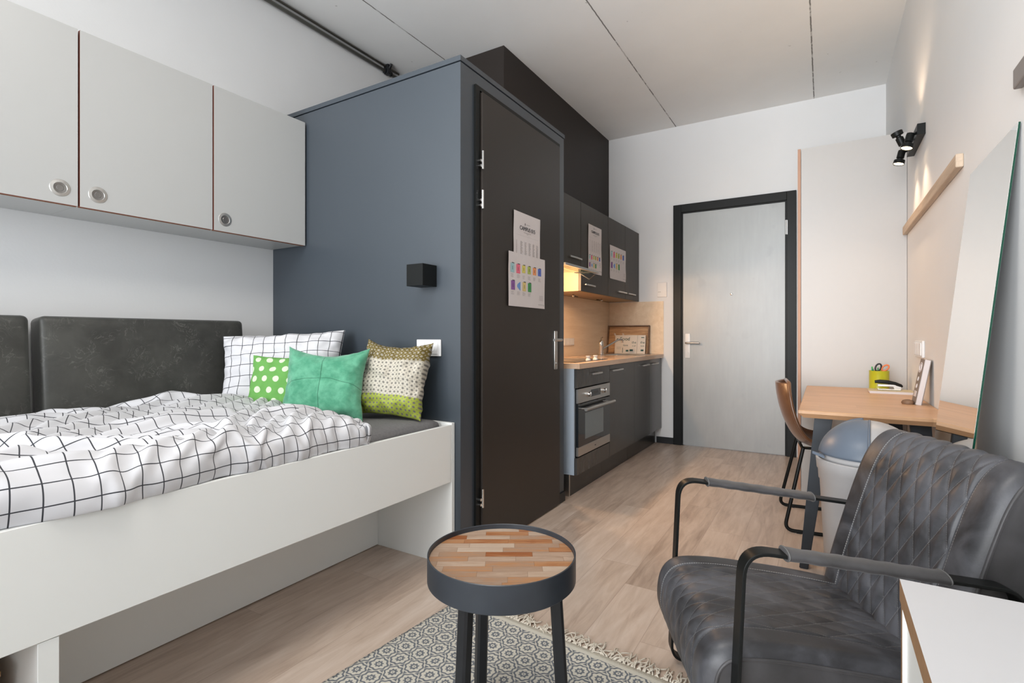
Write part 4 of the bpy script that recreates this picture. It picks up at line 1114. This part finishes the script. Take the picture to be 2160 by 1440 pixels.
# seat: profile from lower rear under the front edge, over the top, to the rear (s, z)
seat_pr = [(.02, .135), (-.030, .140), (-.058, .180), (-.078, .240), (-.072, .310), (-.045, .352), (.0, .368), (.09, .368), (.20, .356), (.32, .340), (.44, .318), (.50, .300)]
QK[0] = .6
b, fs, at_s = upholstery('seat', seat_pr, .024, .536, .030, 200, 260, False, sgn=1)
mk('seat', b, M['quilt'], ac, True)
def sidewall(pr, t, fs_, uu, inner, name, lower):
    b = B(); n = 80
    top = [fs_(uu, k/n) for k in range(n+1)]
    cs = lower
    def f(u, v):
        p = top[int(round(v*n))]; s_, z_ = (p-AF).dot(ab), p.z
        s2 = s_+(cs[0]-s_)*u; z2 = z_+(cs[1]-z_)*u
        bul = .012*math.sin(PI*min(1, u*1.0))
        return AL(s2, t+inner*bul, z2)
    b.grid(f, 14, n, lambda u, v: (.02, v)); return b
la = M['leather_arm']
for uu, t_, inn in ((0, .024, -1), (1, .536, 1)):
    b = sidewall(seat_pr, t_, fs, uu, inn, 'seat', (.22, .20)); mk('seat_side', b, la, ac, True)
    b = B(); b.tube([fs(uu, k/90)+aw*inn*.001 for k in range(91)], .0042, 8); mk('piping', b, la, ac, True)
b = B(); b.prism([AL(.0, .04, .135), AL(.48, .04, .135), AL(.48, .52, .135), AL(.0, .52, .135)], (0, 0, .03)); mk('seat_base', b, M['black'], ac)
# backrest profile from bottom front, up and over the top, down the rear
back_pr = [(.425, .255), (.436, .310), (.458, .400), (.488, .500), (.520, .600), (.556, .695), (.592, .752), (.630, .778), (.662, .772), (.680, .735), (.672, .66), (.650, .55), (.625, .43), (.60, .32), (.585, .27)]
def bsurf(t0_, t1_):
    return upholstery('back', back_pr, t0_, t1_, .022, 200, 300, False, sgn=1)
QK[0] = 1.0
b, fb, at_b = bsurf(.022, .530)
mk('backrest', b, M['quilt'], ac, True)
for uu, t_, inn in ((0, .022, -1), (1, .530, 1)):
    b = B(); n = 90; top = [fb(uu, k/n) for k in range(n+1)]
    def f(u, v, top=top, t_=t_, inn=inn):
        p = top[int(round(v*n))]; q = top[n-int(round(v*n))]
        s_, z_ = (p-AF).dot(ab), p.z; sq, zq = (q-AF).dot(ab), q.z; m_ = ((s_+sq)/2, (z_+zq)/2)
        cx, cz = lerp([(.50, .27), (.565, .52), (.615, .70)], max(0, min(1, (z_-.27)/.45)))
        s2 = s_+(cx-s_)*u; z2 = z_+(min(cz, .735)-z_)*u*.6
        return AL(s2, t_+inn*.008*math.sin(PI/2*u), z2)
    b.grid(f, 10, n); mk('backrest_side', b, la, ac, True)
    b = B(); b.tube([p+aw*inn*.001 for p in top], .0045, 8); mk('piping', b, la, ac, True)
# frames
def aframe(t):
    pts = rounded([AL(.56, t, .014), AL(-.028, t, .014), AL(.0, t, .603), AL(.565, t, .532), AL(.60, t, .30)], [.05, .055, .05], 10)
    b = B(); b.tube(pts, 0, flat_=(.040, .008, aw)); mk('arm_frame', b, M['black_frame'], ac, True, auto=40)
    b = B(); n = 30; p0, p1 = AL(.088, t, .5935), AL(.420, t, .5515); d = (p1-p0); up = Vector((0, 0, 1)); q = []
    secs = []
    for k in range(n+1):
        p = p0+d*(k/n); e = 1+.05*math.sin(k*1.3); ring_ = []
        for m_ in range(20):
            a_ = 2*PI*m_/20; ring_.append(p+aw*math.cos(a_)*.0255*e+up*(math.sin(a_)*.0125*e))
        secs.append([b.bm.verts.new(v) for v in ring_])
    for k in range(n):
        for m_ in range(20): b.bm.faces.new((secs[k][m_], secs[k][(m_+1) % 20], secs[k+1][(m_+1) % 20], secs[k+1][m_]))
    b.bm.faces.new(secs[0]); b.bm.faces.new(secs[-1])
    pad = mk('arm_pad', b, la, ac, True, auto=60)
    b = B()
    for k_ in (0.005, .995):
        p = p0+d*k_; b.tube([p+aw*math.cos(a_)*.0265+up*math.sin(a_)*.0135 for a_ in [2*PI*m_/24 for m_ in range(24)]], .0016, 6, closed=True)
    mk('pad_stitching', b, flat('pale_stitch', (.12, .12, .12), .7), pad, True)
aframe(0.0); aframe(.560)
b = B(); b.tube([AL(.05, .0, .150), AL(.05, .56, .150)], 0, flat_=(.03, .006, ab)); b.tube([AL(.45, .0, .150), AL(.45, .56, .150)], 0, flat_=(.03, .006, ab)); 
b.tube([AL(.0, .0, .175), AL(.05, .04, .150)], .005, 6)
mk('cross_bar', b, M['black_frame'], ac)

# ================================================================== STOOL, RUG, WHITE CABINET
TC = Vector((-.734, 1.164, 0)); Rt = .196
tb = empty('side_table', (TC.x, TC.y, 0), 'round side table with a teak mosaic top in a black metal rim', 'side table')
b = B(); b.lathe([(Rt-.004, .4985), (Rt-.002, .5000), (Rt, .4985), (Rt, .432), (Rt-.002, .430), (Rt-.02, .430), (Rt-.02, .434), (Rt-.004, .434), (Rt-.004, .4985)], c=TC, n=96)
mk('metal_rim', b, flat('blackened_steel_rim', (.030, .036, .045), .38, .2, var=.35, scale=10), tb, True, auto=35)
b = B(); n = 72
vs = []
ca, sa = math.cos(TH), math.sin(TH)
cc = b.bm.verts.new(TC+Vector((0, 0, .486))); rg = [b.bm.verts.new(TC+Vector((math.cos(2*PI*k/n)*(Rt-.0045), math.sin(2*PI*k/n)*(Rt-.0045), .486))) for k in range(n)]
for k in range(n):
    f = b.bm.faces.new((cc, rg[k], rg[(k+1) % n]))
    for lp in f.loops:
        p = lp.vert.co-TC; lp[b.uv].uv = (p.x*ca+p.y*sa+.5, -p.x*sa+p.y*ca+.5)
mk('mosaic_top', b, M['mosaic'], tb)
fw, rt_ = Vector((-sa, ca, 0)), Vector((ca, sa, 0))
l0 = Vector((-.098, -.132))
for k in range(3):
    a_ = k*2*PI/3; x = l0.x*math.cos(a_)-l0.y*math.sin(a_); y = l0.x*math.sin(a_)+l0.y*math.cos(a_); d = (rt_*x+fw*y); dn = d.normalized()
    top = TC+d*.86+Vector((0, 0, .431)); bot = TC+d*1.02+Vector((0, 0, .0075))
    b = B(); b.tube([bot, top], 0, flat_=(.032, .032, Vector((-dn.y, dn.x, 0)))); mk('leg', b, M['black'], tb, True, auto=35)

# rug
ra = math.radians(-5.2); rx = Vector((math.cos(ra), math.sin(ra), 0)); ry = Vector((math.sin(ra)*1.0, -math.cos(ra), 0)); RC = Vector((-1.262, 1.690, 0))
RWd, RLn = 1.02, 1.75
rg_ = empty('rug', RC+rx*RWd/2+ry*RLn/2, 'grey and cream cotton rug with a rosette pattern and fringe under the side table', 'rug')
b = B(); b.grid(lambda u, v: RC+rx*(u*RWd)+ry*(v*RLn)+Vector((0, 0, .0062+.0012*noise.noise(Vector((u*9, v*14, 0))))), 60, 90, lambda u, v: (u*RWd, v*RLn))
o = mk('rug_weave', b, M['rug'], rg_, True); md = o.modifiers.new('t', 'SOLIDIFY'); md.thickness = .005; md.offset = -1
rnd = random.Random(4); b = B()
for k in range(150):
    s_ = (k+.5)/150*RWd+rnd.uniform(-.003, .003); p = RC+rx*s_+Vector((0, 0, .004)); pts = [p.copy()]
    dr_ = rnd.uniform(-.5, .5); L_ = rnd.uniform(.045, .080)
    for q in range(6):
        dr_ += rnd.uniform(-.55, .55); p = p-ry*(L_/6)*math.cos(dr_)+rx*(L_/6)*math.sin(dr_); z = .0035+rnd.uniform(0, .006)
        pts.append(Vector((p.x, p.y, z)))
    b.tube(pts, [.0032, .0028, .0026, .0028, .0024, .0022, .0018], 5)
    if k % 4 == 0:
        c_ = pts[2]; b.tube([c_+Vector((math.cos(t)*.004, math.sin(t)*.004, .002)) for t in [2*PI*q/8 for q in range(8)]], .0022, 5, closed=True)
mk('fringe', b, M['fringe'], rg_, True, kind='stuff')

# white low cabinet at the lower right, cut by the frame
lc = empty('low_cabinet', (.28, .85, 0), 'low white cabinet with brown board edges cut by the lower right corner', 'cabinet')
cx0, cx1, cy0, cy1, cz = .112, XR-.004, .30, 1.112, .650
b = B(); b.box(cx0, cx1, cy0, cy1, cz-.036, cz); b.bm.normal_update()
for f in b.bm.faces: f.material_index = 1 if f.normal.x < -.5 else 0
mk('cabinet_top', b, [M['low_top'], M['edge']], lc, label='white top with brown edge')
for ya, yb in ((cy1-.018, cy1-.0), (cy0, cy0+.018)):
    b = B(); b.box(cx0+.002, cx1, ya, yb, .0, cz-.037); b.bm.normal_update()
    for f in b.bm.faces: f.material_index = 1 if f.normal.x < -.5 else 0
    mk('side_panel', b, [M['white'], M['edge']], lc)
mk('inset_panel', bx(cx0+.008, cx0+.024, cy0+.019, cy1-.019, .0, cz-.038), M['white'], lc)

# body and glowing panel of the added fill light, out of view overhead
cl = empty('fill_lamp', (-1.0, .55, 3.055), 'unseen flat rectangular lamp added under the ceiling as fill light', 'lamp')
mk('fill_housing', bx(-1.53, -.47, .22, .88, 3.062, ZC-.0005, .004), M['white'], cl)
mk('fill_diffuser', bx(-1.50, -.50, .25, .85, 3.054, 3.061), glow('fill_glow', (1.0, .95, .88), 1.5), cl)
